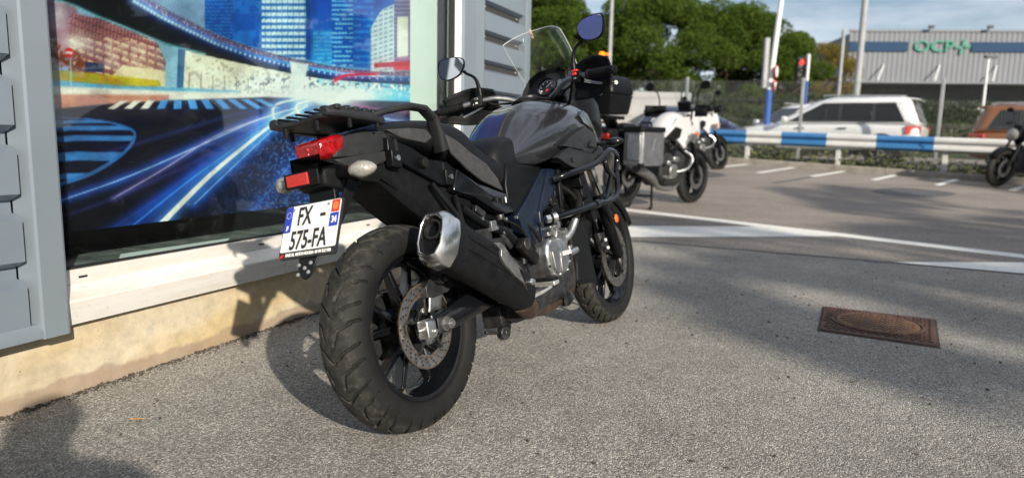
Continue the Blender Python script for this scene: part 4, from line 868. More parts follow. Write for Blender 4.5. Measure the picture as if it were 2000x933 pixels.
# --- seat
def ssec(x, w, zt, zb, crown=.012, k=.82):
    return [V(x, -w*.92, zb), V(x, -w*1.0, zb+(zt-zb)*.35), V(x, -w*.98, zt-.035), V(x, -w*k, zt-.012), V(x, -w*.4, zt-.0), V(x, 0, zt+crown*.3), V(x, w*.4, zt-.0), V(x, w*k, zt-.012), V(x, w*.98, zt-.035), V(x, w*1.0, zb+(zt-zb)*.35), V(x, w*.92, zb)]
b = MB(); b.loft([ssec(-.10,.085,.928,.885), ssec(-.07,.105,.940,.880), ssec(.02,.122,.955,.865), ssec(.14,.136,.962,.842), ssec(.25,.142,.954,.800), ssec(.31,.143,.930,.775), ssec(.345,.142,.895,.755), ssec(.40,.142,.862,.732), ssec(.46,.140,.842,.705), ssec(.53,.132,.836,.700)]); b.obj('seat', 'seat_black', mc, sub=2)
b = MB(); b.loft([ssec(.45,.118,.842,.70), ssec(.49,.138,.878,.69), ssec(.54,.142,.902,.69), ssec(.60,.136,.912,.71), ssec(.67,.118,.916,.76), ssec(.73,.090,.918,.81), ssec(.775,.060,.895,.83)]); b.obj('seat_nose', 'seat_black', mc, sub=2)
for sg in (-1, 1):
    b = MB(); g2 = [(.165,.900),(.225,.880),(.300,.838),(.385,.800),(.455,.745),(.480,.700),(.420,.716),(.340,.742),(.262,.785),(.19,.835)]
    b.plate([V(x, sg*(.1455 if x < .44 else .1405), z) for x, z in g2], (0,-sg*.012,0), bulge=.002); b.obj('seat_side_panel', 'seat_grey', mc, bevel=.004)
    b = MB(); g1 = [(-.075,.915),(.02,.920),(.095,.916),(.115,.890),(.085,.872),(-.02,.890)]
    b.plate([V(x, sg*(.112+.11*(x+.075)*.9 if x < .1 else .1335), z) for x, z in g1], (0,-sg*.014,0), bulge=.002); b.obj('seat_side_panel', 'seat_grey', mc, bevel=.004)
# --- fuel tank
def tsec(x, w, zt, zb, dip=0, shoulder=.62):
    h = zt-zb
    half = [(.0, zt-dip), (.16*w/.2*1.0, zt-dip*.9), (.034+.10*w, zt-.002), (w*.62, zt-.10*h), (w*.88, zt-.28*h), (w*1.0, zt-.52*h), (w*.985, zt-.74*h), (w*.90, zb+.02), (w*.84, zb)]
    half[1] = (w*.18, zt-dip*.8); half[2] = (w*.30, zt-.004*(w/.2))
    return [V(x, -y, z) for y, z in reversed(half)]+[V(x, y, z) for y, z in half[1:]]
b = MB(); b.loft([tsec(.575,.105,.865,.790), tsec(.62,.135,.905,.783), tsec(.69,.156,.972,.777,.004), tsec(.76,.172,1.028,.776,.007), tsec(.85,.192,1.060,.795,.010), tsec(.95,.206,1.076,.822,.011), tsec(1.05,.212,1.082,.850,.010), tsec(1.15,.210,1.074,.885,.006), tsec(1.22,.196,1.05,.915,.002)]); tk = b.obj('fuel_tank', 'tank_metallic', mc, sub=2)
b = MB(); b.loft([[V(x, y, z) for y, z in ((-w,zt-.012),(-w*.8,zt-.002),(0,zt+.003),(w*.8,zt-.002),(w,zt-.012))] for x, w, zt in ((.93,.022,1.072),(.97,.060,1.086),(1.06,.075,1.092),(1.15,.078,1.086),(1.20,.06,1.07))], closed=False); b.obj('tank_centre_cover', 'black_plastic', tk, sub=1, solid=.012)
b = MB(); b.lathe([(0,.045),(.008,.044),(.011,.038),(.012,0)], (1.03,0,1.090), 'z', 28); b.obj('filler_cap', 'dark_metal', tk, smooth=True)
# panels below the tank
for sg in (-1, 1):
    b = MB(); sp_ = [(.520,.800),(.60,.792),(.700,.785),(.785,.778),(.700,.700),(.610,.640),(.560,.612),(.520,.612),(.490,.650),(.490,.72)]
    b.plate([V(x, sg*.146, z) for x, z in sp_], (0,-sg*.03,0), bulge=.004); b.obj('tank_side_panel', 'black_satin', mc, bevel=.006, seg=3)
    # frame spar
    spr = [(.770,.770),(.965,.764),(.935,.735),(.856,.684),(.705,.598),(.692,.493),(.612,.448),(.540,.560),(.527,.612),(.60,.655)]
    b = MB(); b.plate([V(x, sg*.158, z) for x, z in spr], (0,-sg*.05,0), bulge=.003); fs = b.obj('frame_spar', 'navy_frame', mc, bevel=.006, seg=3)
    b = MB(); b.plate([V(x, sg*.166, z) for x, z in ((.80,.764),(.955,.758),(.70,.600),(.69,.50),(.665,.48),(.672,.606))], (0,-sg*.02,0)); b.obj('spar_edge', 'navy_frame', fs, bevel=.004)
    # fairing pieces
    up_ = [(1.055,.978),(1.090,.945),(1.151,.935),(1.235,.905),(1.305,.848),(1.335,.838),(1.335,.885),(1.27,.945),(1.17,.99),(1.10,1.0)]
    b = MB(); b.plate([V(x, sg*(.218-.05*max(0, x-1.1)/.24), z) for x, z in up_], (0,-sg*.03,0), bulge=.010); b.obj('fairing_wing', 'tank_metallic', mc, bevel=.006, seg=3)
    vn = [(.864,.849),(.925,.880),(.987,.903),(1.082,.930),(1.205,.899),(1.205,.849),(1.112,.816),(1.064,.811),(1.004,.830),(.922,.840)]
    b = MB(); b.plate([V(x, sg*(.232-.02*abs(x-1.03)/.2), z) for x, z in vn], (0,-sg*.03,0), bulge=.008); vo = b.obj('fairing_panel', 'cowl_plastic', mc, bevel=.005, seg=2)
    b = MB(); b.plate([V(x, sg*.2385, z) for x, z in ((1.06,.845),(1.10,.872),(1.15,.862),(1.13,.836))], (0,-sg*.006,0)); b.obj('fairing_vent', 'plate_black', vo)
    lw = [(.775,.803),(.868,.838),(.99,.824),(1.11,.812),(1.235,.845),(1.238,.820),(1.148,.780),(1.095,.765),(.925,.752),(.857,.764)]
    b = MB(); b.plate([V(x, sg*(.226+.010*(1 if .85 < x < 1.2 else 0)), z) for x, z in lw], (0,-sg*.03,0), bulge=.008); lo = b.obj('fairing_lower', 'cowl_plastic', mc, bevel=.005, seg=2)
    b = MB(); b.tube([(.885, sg*.234, .788), (.885, sg*.241, .788)], .011, 14); b.obj('fairing_bolt', 'dark_metal', lo)
    b = MB(); b.loft([ring(x, [(sg*q, z) for q, z in ((.10,zb),(w,zb),(w,zt),(.10,zt))]) for x, w, zb, zt in ((1.10,.20,.77,.93),(1.22,.19,.79,.90),(1.33,.15,.83,.88))]); b.obj('fairing_inner', 'black_satin', mc, bevel=.01)
    # front indicator
    b = MB(); b.tube([(1.29, sg*.18, .862), (1.33, sg*.215, .862)], .010, 8); fi = b.obj('front_indicator', 'black_satin', mc, smooth=True)
    b = MB(); secs = [[V(1.335+t*.35, sg*(.235+t), .862)+V(-math.cos(a)*w_, sg*math.cos(a)*w_*.4, math.sin(a)*w_*.75) for a in [2*math.pi*k/14 for k in range(14)]] for t, w_ in ((-.034,.006),(-.020,.020),(0,.027),(.022,.025),(.042,.012),(.048,.004))]; b.loft(secs); b.obj('indicator_shell', 'black_gloss', fi, smooth=True)
    # crash bars
    y = .262
    b = MB(); b.tube([(.775, sg*.19, .722), (.82, sg*.235, .733), (.954, sg*y, .752), (1.051, sg*(y+.01), .772), (1.145, sg*(y+.02), .812), (1.20, sg*(y+.018), .816), (1.284, sg*(y), .802), (1.309, sg*(y-.01), .775), (1.268, sg*(y-.01), .712), (1.245, sg*(y-.01), .706), (1.133, sg*(y+.012), .738), (1.112, sg*(y+.016), .768), (1.142, sg*(y+.02), .800)], .0125, 10, 4); cb = b.obj('crash_bar', 'black_gloss', mc, smooth=True)
    b = MB(); b.tube([(.70, sg*.175, .573), (.78, sg*.225, .580), (1.009, sg*.255, .598), (1.17, sg*.262, .609), (1.245, sg*.26, .645), (1.275, sg*.256, .72), (1.275, sg*.256, .735)], .0125, 10, 5); b.tube([(1.205, sg*.258, .716), (1.105, sg*.258, .610)], .0095, 8); b.obj('lower_bar', 'black_gloss', cb, smooth=True)
    b = MB(); b.tube([(.72, sg*.19, .574), (.735, sg*.20, .576)], .021, 14); b.tube([(.695, sg*.175, .572), (.712, sg*.185, .573)], .017, 6); b.obj('bar_bolt', 'aluminium', cb); b = MB(); b.tube([(1.0, sg*.254, .597), (1.03, sg*.256, .600)], .018, 12); b.obj('bar_joint', 'dark_metal', cb)
# --- engine
b = MB(); b.loft([ring(x, [(-.13,z0),(-.165,z0+.03),(-.165,z1-.03),(-.12,z1),(.12,z1),(.165,z1-.03),(.165,z0+.03),(.13,z0)]) for x, z0, z1 in ((.50,.30,.47),(.60,.24,.52),(.80,.235,.52),(.90,.26,.46))]); en = b.obj('engine_case', 'dark_metal', mc, bevel=.012)
cl = [(.631,.481),(.660,.500),(.734,.498),(.784,.470),(.808,.433),(.800,.392),(.771,.360),(.700,.352),(.656,.358),(.625,.398),(.617,.443)]
b = MB(); b.plate([V(x, -.200, z) for x, z in cl], (0,.045,0), bulge=.014); cc = b.obj('clutch_cover', 'aluminium', mc, bevel=.010, seg=3)
b = MB(); b.plate([V(x, -.213, z) for x, z in ((.640,.452),(.672,.462),(.690,.44),(.690,.37),(.672,.362),(.650,.385))], (0,.012,0)); b.plate([V(x, -.214, z) for x, z in ((.70,.44),(.708,.44),(.708,.368),(.70,.366))], (0,.012,0)); b.obj('cover_relief', 'cast_grey', cc, bevel=.004)
text_obj('cover_lettering', 'SUZUKI', .022, frame_m((.752,-.2165,.433), (1,0,-.02), (0,0,1)), 'white_print', cc, 1.0, .0004)
# cylinders (V-twin): rear upright, front leaning forward
for nm, a_, c_ in (('rear_cylinder', .12, (.66,0,.56)), ('front_cylinder', .95, (.90,0,.50))):
    b = MB(); ax = V(math.sin(a_),0,math.cos(a_)); sd2 = V(math.cos(a_),0,-math.sin(a_))
    for k in range(6):
        p = V(*c_)+ax*(k*.022); w_ = .075 if k < 5 else .085; b.loft([[p+sd2*i*w_+V(0,j*.10,0)+ax*h_ for i, j in ((-1,-1),(1,-1),(1,1),(-1,1))] for h_ in (-.006,.006)]); p2 = p+ax*.011; b.loft([[p2+sd2*i*w_*.85+V(0,j*.088,0)+ax*h_ for i, j in ((-1,-1),(1,-1),(1,1),(-1,1))] for h_ in (-.006,.006)])
    p = V(*c_)+ax*.165; b.loft([[p+sd2*i*.085*k_+V(0,j*.105*k_,0)+ax*h_ for i, j in ((-1,-1),(1,-1),(1,1),(-1,1))] for h_, k_ in ((-.03,1),(.02,1),(.04,.8))]); b.obj(nm, 'cast_grey', mc, bevel=.003)
# coolant pipe, thermostat bits, oil cooler lines
b = MB(); b.tube([(.80,-.165,.475),(.86,-.185,.50),(.905,-.20,.55)], [.017,.017,.015], 12, 4); b.tube([(.80,-.165,.475),(.79,-.165,.43)], .018, 12); b.tube([(.80,-.19,.475),(.80,-.165,.475)], .022, 14); b.tube([(.82,-.19,.425),(.87,-.20,.432)], .014, 10); b.obj('water_pipe', 'aluminium', mc, smooth=True)
b = MB(); b.box((.775,-.165,.505), (.05,.04,.045), Matrix.Rotation(.5, 3, 'Y')); b.box((.73,-.15,.52), (.06,.05,.03)); b.box((.84,-.17,.44), (.03,.05,.03)); b.obj('water_pump', 'cast_grey', mc, bevel=.006)
b = MB(); b.tube([(.905,-.20,.55),(.96,-.20,.62),(1.0,-.17,.66),(1.06,-.12,.66)], .016, 10, 5); b.tube([(.64,-.10,.56),(.70,-.14,.60),(.80,-.15,.62),(.88,-.12,.60)], .010, 8, 5); b.tube([(.55,-.12,.56),(.62,-.15,.53),(.66,-.16,.50)], .008, 8, 4); b.obj('coolant_hose', 'rubber', mc, smooth=True)
b = MB(); b.box((.86,-.12,.66), (.07,.02,.16), Matrix.Rotation(.35, 3, 'Y')); b.obj('oil_cooler', 'panel_grey', mc, bevel=.003)
b = MB(); b.beam((.86,-.175,.76),(.84,-.175,.60), .016,.026); b.beam((.80,-.17,.60),(.74,-.17,.585), .04,.05); b.obj('engine_hanger', 'black_satin', mc, bevel=.003)
# radiator with fins
b = MB(); b.box((1.06,0,.66), (.035,.36,.26), Matrix.Rotation(-.35, 3, 'Y')); rd = b.obj('radiator', 'dark_metal', mc, bevel=.004)
b = MB()
for k in range(9):
    z = .56+k*.024; b.box((1.06+(z-.66)*-.36, -.185, z), (.05,.012,.006))
b.box((1.06,-.19,.66), (.05,.02,.27), Matrix.Rotation(-.35, 3, 'Y')); b.obj('radiator_fin', 'black_plastic', rd)['kind'] = 'stuff'
for k in range(3):
    b = MB(); b.loft([ring(x, [(-.205,z-.02),(-.20,z+.02),(-.16,z+.02),(-.16,z-.02)]) for x, z in ((1.00,.70-k*.05),(1.06,.71-k*.05))]); b.obj('radiator_louvre', 'black_satin', rd, bevel=.003)
# belly guard
b = MB(); b.plate([V(x, -.135, z) for x, z in ((.985,.56),(1.10,.56),(1.150,.415),(1.178,.252),(1.06,.266),(.975,.285),(1.0,.365),(.97,.44))], (0,.27,0)); b.obj('engine_guard', 'black_plastic', mc, bevel=.014, seg=3)
# foot pegs, pedals, brackets
for sg in (-1, 1):
    b = MB(); b.loft([[V(.50+.03*sg*0, sg*y, .355)+V(i, 0, j) for i, j in ((-.018,-.010),(.022,-.008),(.022,.006),(-.018,.006))] for y in (.175,.285)]); fp = b.obj('foot_peg', 'peg_alu', mc, bevel=.003)
    b = MB(); b.loft([[V(.502, sg*y, .3665)+V(i, 0, j) for i, j in ((-.020,-.005),(.022,-.005),(.020,.006),(-.018,.006))] for y in (.19,.282)]); b.obj('peg_rubber', 'rubber', fp, bevel=.003)
    b = MB(); b.plate([V(x, sg*.170, z) for x, z in ((.43,.43),(.50,.46),(.53,.40),(.52,.31),(.46,.28),(.44,.33))], (0,-sg*.022,0)); pb = b.obj('peg_bracket', 'black_satin', mc, bevel=.005)
    for x, z in ((.455,.385),(.462,.335)):
        b = MB(); b.tube([(x, sg*.170, z), (x, sg*.182, z)], .010, 12); b.obj('bracket_bolt', 'chrome', pb)
    # passenger peg, folded up, with its hanger
    b = MB(); b.tube([(.22, sg*.125, .66), (.32, sg*.135, .60), (.44, sg*.150, .545), (.50, sg*.160, .47), (.50, sg*.160, .43)], [.014,.016,.018,.022,.022], 10, 4); ph2 = b.obj('peg_hanger', 'black_satin', mc, smooth=True)
    b = MB(); b.loft([[V(.452, sg*.186, .512)+V(.0,0,0)+V(.094*t, sg*.0, -.078*t)+V(i, sg*j, k_) for i, j, k_ in ((-.02,-.012,-.016),(-.02,.016,-.016),(.018,.016,.016),(.018,-.012,.016))] for t in (0, 1)]); b.obj('passenger_peg', 'rubber', ph2, bevel=.006)
    b = MB(); b.tube([(.478, sg*.198, .502), (.478, sg*.207, .502)], .023, 16); b.obj('peg_end', 'dark_metal', ph2, bevel=.003)
b = MB(); b.loft([[V(x, -.19+i, z+j) for i, j in ((-.030,-.006),(.02,-.006),(.02,.006),(-.030,.006))] for x, z in ((.44,.318),(.52,.322),(.585,.330))]); b.obj('brake_pedal', 'peg_alu', mc, bevel=.003)
b = MB(); b.box((.35,-.150,.585), (.035,.02,.035)); b.obj('relay_tag', 'panel_grey', mc, bevel=.002)
b = MB(); b.tube([(.40,-.14,.57),(.42,-.15,.53),(.45,-.15,.50)], .012, 10, 3); b.tube([(.41,-.15,.60),(.41,-.15,.62)], .016, 12); b.box((.36,-.13,.50), (.10,.05,.08)); b.box((.30,-.12,.55), (.10,.05,.06)); b.tube([(.52,-.13,.53),(.50,-.15,.45),(.47,-.16,.40)], .007, 8, 3); b.tube([(.26,-.11,.58),(.36,-.14,.53),(.46,-.14,.55)], .006, 8, 3); b.obj('brake_master_cylinder', 'dark_metal', mc, bevel=.004)
b = MB(); b.tube([(.30,0,.42),(.36,0,.68)], .05, 16); b.obj('rear_shock', 'dark_metal', mc, smooth=True)
b = MB(); b.loft([ring(x, [(-.095,z0),(.095,z0),(.095,z1),(-.095,z1)]) for x, z0, z1 in ((.22,.50,.72),(.40,.46,.70),(.60,.46,.78),(.95,.60,.84),(1.15,.78,.96))]); b.obj('main_frame', 'black_satin', mc, bevel=.01)
# linkage and stand under the swing arm
b = MB(); b.tube([(.50,-.06,.24),(.42,-.10,.205),(.38,-.11,.21)], .014, 10, 3); b.tube([(.39,-.115,.205),(.395,-.09,.205)], .024, 12); b.box((.46,-.05,.26), (.10,.08,.08)); b.tube([(.35,-.10,.215),(.27,-.11,.235)], .007, 8); b.obj('stand_linkage', 'dark_metal', mc, bevel=.004)
b = MB(); b.tube([(.56,.13,.27),(.46,.21,.10),(.42,.262,-.028)], .012, 10); b.box((.42,.262,-.034), (.07,.045,.010)); b.obj('side_stand', 'black_satin', mc)
# --- front fork, fender, calipers
ST = V(-.40,0,.916).normalized()
for sg in (-1, 1):
    a0 = V(1.545, sg*.098, .33); b = MB(); b.tube([a0+ST*.0, a0+ST*.34], [.026,.030], 14); b.tube([a0-V(0,sg*.03,0), a0+V(0,sg*.016,0)], .019, 14); fk = b.obj('fork_leg', 'black_satin', mc, smooth=True)
    b = MB(); b.tube([a0+ST*.33, a0+ST*.74], .0215, 14); b.obj('stanchion', 'cast_grey', fk, smooth=True)
    b = MB(); b.loft([[a0+ST*h_+V(-.075,0,-.02)+V(i, sg*j, 0) for i, j in ((-.035,-.045),(.03,-.05),(.035,-.012),(-.03,-.012))] for h_ in (.05,.10,.16)]); cp = b.obj('front_caliper', 'dark_metal', mc, bevel=.008)
    b = MB(); p = a0+ST*.11+V(-.105,sg*.0,-.02)
    for dz in (-.03, .012): b.tube([p+ST*dz, p+ST*dz+V(-.01, sg*.014, 0)], .008, 10)
    b.obj('caliper_pin', 'aluminium', cp)
    b = MB(); q0 = a0+ST*.30+V(-.020, sg*.030, 0); b.lathe([(0,.0),(.010,.010),(.010,.0)], (0,0,0), 'y', 14)
    b = MB(); b.tube([a0+ST*.12+V(.0, sg*.02, 0), a0+ST*.30+V(-.06,sg*.03,.02), a0+ST*.55+V(-.02,0,0)], .005, 8, 5); b.obj('brake_line', 'rubber', fk, smooth=True)
b = MB(); b.tube([(1.500,-.128,.51),(1.500,-.136,.51)], .021, 16); b.obj('side_reflector', 'amber', mc, bevel=.004)
b = MB(); secs = []
for k in range(15):
    a = R(172-k*10.5); ce, se = math.cos(a), math.sin(a); r_ = .352
    secs.append([V(1.56+ce*(r_-d), y, .329+se*(r_-d)) for y, d in ((-.068,.075),(-.070,.035),(-.055,.006),(0,-.004),(.055,.006),(.070,.035),(.068,.075))])
b.loft(secs, closed=False); b.obj('front_fender', 'black_plastic', mc, solid=.004, smooth=True)
for sg in (-1, 1):
    b = MB(); b.plate([V(x, sg*.078, z) for x, z in ((1.40,.60),(1.52,.66),(1.57,.56),(1.545,.44),(1.50,.46),(1.43,.52))], (0,-sg*.012,0)); b.obj('fender_bracket', 'black_plastic', mc, bevel=.004)
b = MB(); b.beam((1.31,-.12,.86),(1.31,.12,.86), .05,.05); b.beam((1.20,-.11,1.075),(1.20,.11,1.075), .06,.03); b.beam((1.24,0,.98),(1.31,0,.84), .05,.05); b.obj('fork_yoke', 'black_satin', mc, bevel=.008)
# --- nose cowl, headlight, dash
b = MB(); b.loft([ring(x, [(-w*.5,z0),(-w,z0+(z1-z0)*.35),(-w*.95,z1-.03),(-w*.5,z1),(w*.5,z1),(w*.95,z1-.03),(w,z0+(z1-z0)*.35),(w*.5,z0)]) for x, w, z0, z1 in ((1.24,.09,.95,1.09),(1.30,.125,.90,1.13),(1.40,.145,.88,1.135),(1.50,.130,.86,1.10),(1.58,.09,.86,1.02),(1.64,.04,.86,.93))]); b.obj('nose_cowl', 'black_satin', mc, bevel=.012, seg=3)
b = MB(); b.lathe([(0,0),(.004,.06),(-.01,.075)], (1.600,0,.965), 'x', 24); b.obj('headlight', 'clear_lens', mc, smooth=True)
DO = V(1.205,-.012,1.150); DM = frame_m(DO, (0,-1,0), V(.50,0,.866))
b = MB(); hood = [(.112,-.075),(.108,-.01),(.085,.048),(.045,.078),(-.06,.082),(-.095,.050),(-.105,-.01),(-.10,-.075)]
b.loft([[DM @ V(-x*k_, y*k_, z_) for x, y in hood] for z_, k_ in ((.022,1.04),(.0,1.0),(-.05,.95),(-.10,.8))], cap=False); b.plate([DM @ V(-x*.99, y*.99, -.004) for x, y in hood], tuple(DM.to_3x3() @ V(0,0,-.04))); ds = b.obj('dash_hood', 'cowl_plastic', mc, bevel=.003)
def dpart(prof, x, y, n, nm, mt):
    b = MB(); b.lathe(prof, (0,0,0), 'z', n); b.v = [tuple(DM @ V(px_+x, py_+y, pz_)) for px_, py_, pz_ in b.v]; return b.obj(nm, mt, ds, smooth=True)
dpart([(-.003,.046),(.012,.046),(.013,.043),(-.002,.042)], 0,0,32,'gauge_ring','dark_metal'); dpart([(.001,0),(.001,.042)], 0,0,32,'gauge_face','gauge_face')
b = MB(); b2 = MB()
for k in range(23):
    a = R(225-k*11.2); (b if k < 19 else b2).box(DM @ V(math.cos(a)*.0365, math.sin(a)*.0365, .002), (.007 if k % 2 == 0 else .004,.0016,.0016), DM.to_3x3() @ Matrix.Rotation(a, 3, 'Z'))
for k in range(6):
    a = R(215-k*42); b.box(DM @ V(math.cos(a)*.028, math.sin(a)*.028, .002), (.004,.007,.0014), DM.to_3x3())
b.obj('gauge_ticks', 'white_print', ds)['kind'] = 'stuff'
b2.box(DM @ V(.004,-.018,.002), (.010,.014,.0016), DM.to_3x3()); b2.obj('gauge_red_zone', 'red_print', ds)
b = MB(); b.box(DM @ V(.010,.008,.004), (.028,.0022,.002), DM.to_3x3() @ Matrix.Rotation(.7, 3, 'Z')); b.obj('gauge_needle', 'white_print', ds)
b = MB(); b.box(DM @ V(.078,-.004,.000), (.048,.060,.006), DM.to_3x3()); b.obj('gauge_display', 'panel_grey', ds, bevel=.002)
# windscreen
def scr(u, v):
    y = (u-.5)*2; w_ = .105+.045*math.sin(math.pi*min(1, v*1.02)**.8*.62); zc = 1.10+.318*v-.045*abs(y)**2.6*v**2; xc = 1.455-.235*v-.075*y*y
    return (xc, y*w_, zc)
b = MB(); b.grid(scr, 28, 20); ws = b.obj('windscreen', 'screen_plastic', mc, smooth=True, solid=.0035, fix=False)
b = MB(); edge_ = [Vector(scr(0, k/20)) for k in range(21)]+[Vector(scr(k/28, 1)) for k in range(1, 29)]+[Vector(scr(1, 1-k/20)) for k in range(1, 21)]
mat('screen_edge', (.50,.54,.54), .25, coat=.4); b.tube(edge_, .0016, 6); b.obj('screen_edge', 'screen_edge', ws, smooth=True)
for sg in (-1, 1):
    b = MB(); b.tube([(1.30, sg*.09, 1.10), (1.335, sg*.125, 1.20)], .009, 8); b.tube([(1.335, sg*.12, 1.20), (1.345, sg*.135, 1.205)], .016, 12); b.obj('screen_mount', 'black_satin', mc, smooth=True)
b = MB(); b.box((1.243,.045,1.412), (.008,.011,.045), Matrix.Rotation(-.25, 3, 'X')); b.obj('screen_clip', 'wood_peg', mc, bevel=.002)
# --- handlebar
HB = [V(1.14,0,1.085), V(1.135,.05,1.088), V(1.115,.09,1.10), V(1.085,.145,1.125), V(1.05,.20,1.134), V(1.00,.30,1.125), V(.948,.418,1.110)]
b = MB(); b.tube([V(p.x, -p.y, p.z) for p in reversed(HB[1:])]+HB, .0115, 12, 5); hb = b.obj('handlebar', 'cast_grey', mc, smooth=True)
b = MB(); b.box((1.14,.045,1.075), (.04,.03,.045)); b.box((1.14,-.045,1.075), (.04,.03,.045)); b.obj('bar_clamp', 'black_satin', hb, bevel=.005)
for sg in (-1, 1):
    q = lambda x, y, z: V(x, sg*y, z)
    gd = (q(.948,.418,1.110)-q(1.0,.30,1.125)).normalized(); g0 = q(.995,.310,1.124)
    b = MB(); b.tube([g0, g0+gd*.008, g0+gd*.012, g0+gd*.108, g0+gd*.112], [.021,.021,.0175,.0175,.016], 16); gr = b.obj('grip', 'rubber', mc, smooth=True)
    b = MB(); b.tube([g0+gd*.114, g0+gd*.118, g0+gd*.150, g0+gd*.153], [.012,.0165,.0165,.013], 16); b.obj('bar_end_weight', 'black_satin', gr, smooth=True)
    b = MB(); c0 = q(1.028,.245,1.128)
    b.loft([[c0+gd*t+V(i*k_, 0, j*k_) for i, j in ((-.024,-.024),(.022,-.022),(.024,.018),(.010,.028),(-.022,.024))] for t, k_ in ((-.024,.9),(-.016,1),(.022,1),(.032,.85))]); sw_ = b.obj('switch_gear', 'black_plastic', mc, bevel=.004)
    b = MB(); b.box(c0+V(-.026,0,.012), (.010,.022,.012)); b.obj('switch_button', 'panel_grey' if sg > 0 else 'red_button', sw_, bevel=.003)
    b = MB(); b.box(c0+V(-.027,0,-.006), (.006,.012,.008)); b.box(c0+V(-.027,sg*.018,-.01), (.006,.01,.008)); b.obj('switch_toggle', 'white_print' if sg > 0 else 'panel_grey', sw_, bevel=.002)
    if sg < 0:
        b = MB(); b.box(c0+V(-.012,0,.026), (.02,.026,.010)); b.obj('kill_switch', 'red_button', sw_, bevel=.003)
        b = MB(); b.tube([c0+V(.030,.03,.0), c0+V(.036,.03,.034)], .024, 18); b.obj('brake_reservoir', 'panel_grey', sw_, bevel=.004)
    b = MB(); b.tube([c0+V(.045,0,-.006), c0+V(.072,0,-.02)+gd*.05, c0+V(.062,0,-.034)+gd*.12, c0+V(.048,0,-.040)+gd*.185, c0+V(.046,0,-.040)+gd*.195], [.009,.008,.007,.006,.009], 10, 4); b.obj('lever', 'peg_alu', mc, smooth=True)
    # hand guard shell wrapping the front of the grip
    def hg(u, v):
        y = .195+.215*u; wrap = math.sin(math.pi*.5*max(0, (u-.55)/.45)); top = .070+.048*math.sin(math.pi*u*.8)-.030*u; bot = -.060-.012*math.sin(math.pi*u)+.030*u*u
        x = 1.112-.075*u-.040*wrap**2.2; zc = 1.108-.012*u; z = zc+bot+(top-bot)*v; return (x-.030*abs(v-.5)**2*4*(1-.3*u), sg*y, z)
    b = MB(); b.grid(hg, 22, 12); b.obj('hand_guard', 'black_plastic', mc, smooth=True, solid=.006)
    # mirror
    m0 = q(1.028,.235,1.150); mcn = q(1.0,.342,1.300)
    b = MB(); b.tube([m0, m0+V(0,0,.035)], .012, 12); b.tube([m0+V(0,0,.03), m0+V(0,sg*.008,.075), m0+V(-.002,sg*.024,.098), m0+V(-.006, sg*.05,.115), mcn+V(.022,-sg*.045,-.022)], [.010,.008,.0065,.0065,.008], 10, 4); ml = b.obj('mirror', 'black_satin', mc, smooth=True)
    mo = [(-.058,.010),(-.050,.034),(-.020,.046),(.025,.049),(.056,.044),(.068,.026),(.066,-.012),(.056,-.036),(.030,-.048),(-.008,-.044),(-.040,-.026)]
    MM = frame_m(mcn, V(.20, -1.0, 0) if sg > 0 else V(-.20, -1.0, 0), V(.12,0,1.0))     # x to the rider's right, z toward the rider
    oc = [(-sg*p.x, p.y) for p in catmull([(x, y, 0) for x, y in mo], 4, True)]
    b = MB(); b.loft([[MM @ V(x*k_, y*k_, z_) for x, y in oc] for z_, k_ in ((.003,1.02),(.004,1.05),(-.004,1.07),(-.014,1.0),(-.026,.78),(-.032,.4))]); b.obj('mirror_shell', 'black_satin', ml, smooth=True, angle=50)
    b = MB(); b.plate([MM @ V(x*.975, y*.975, .0052) for x, y in oc], tuple(MM.to_3x3() @ V(0,0,-.001))); b.obj('mirror_glass', 'mirror_glass', ml)
b = MB()
for sg in (-1, 1): b.tube([(1.05, sg*.21, 1.12), (1.15, sg*.14, 1.06), (1.20, sg*.08, 1.00), (1.22, sg*.05, .93)], .006, 8, 5); b.tube([(1.06, sg*.20, 1.11), (1.17, sg*.10, 1.09), (1.26, sg*.06, .98)], .005, 8, 5)
b.obj('control_cable', 'rubber', mc, smooth=True)

# --- small hardware on the right side
def dot(name, x, y, z, r_, l, mt, parent, n=8):
    b = MB(); b.tube([(x, y, z), (x, y-l, z)], [r_, r_*.9], n); return b.obj(name, mt, parent)
for k in range(9):
    x, z = cl[k+1]; cxm, czm = .71, .425; dot('cover_bolt', x+(cxm-x)*.07, -.196, z+(czm-z)*.07, .0065, .010, 'steel', cc, 6)
for x, z in ((.60,.50),(.66,.56),(.86,.715),(.93,.745)): dot('spar_bolt', x, -.168, z, .010, .008, 'dark_metal', mc, 6)
b = MB(); b.tube([(.56,-.13,.60),(.60,-.165,.55),(.63,-.17,.50)], .0065, 8, 4); b.tube([(.44,-.14,.60),(.50,-.16,.57),(.56,-.16,.52),(.60,-.165,.47)], .005, 8, 4); b.tube([(.74,-.14,.68),(.78,-.175,.62),(.84,-.18,.585)], .008, 8, 4); b.tube([(.90,-.15,.70),(.95,-.19,.64),(.98,-.17,.56),(.93,-.15,.50)], .009, 8, 4); b.obj('wiring_loom', 'rubber', mc, smooth=True)['kind'] = 'stuff'
for x, z, r_ in ((.76,.545,.016),(.815,.515,.013),(.70,.535,.012)): dot('pipe_union', x, -.150, z, r_, .045, 'aluminium', mc, 12)
for x, y, z in ((.365,-.152,.575),(.43,-.155,.60),(.405,-.152,.555),(.30,-.142,.615),(.485,-.166,.60)): dot('bracket_screw', x, y, z, .007, .010, 'aluminium', mc, 10)
b = MB(); b.box((.47,-.12,.545), (.07,.03,.05), Matrix.Rotation(.3, 3, 'Y')); b.box((.33,-.118,.64), (.06,.02,.025), Matrix.Rotation(.5, 3, 'Y')); b.obj('wiring_connector', 'dark_metal', mc, bevel=.004)['kind'] = 'stuff'

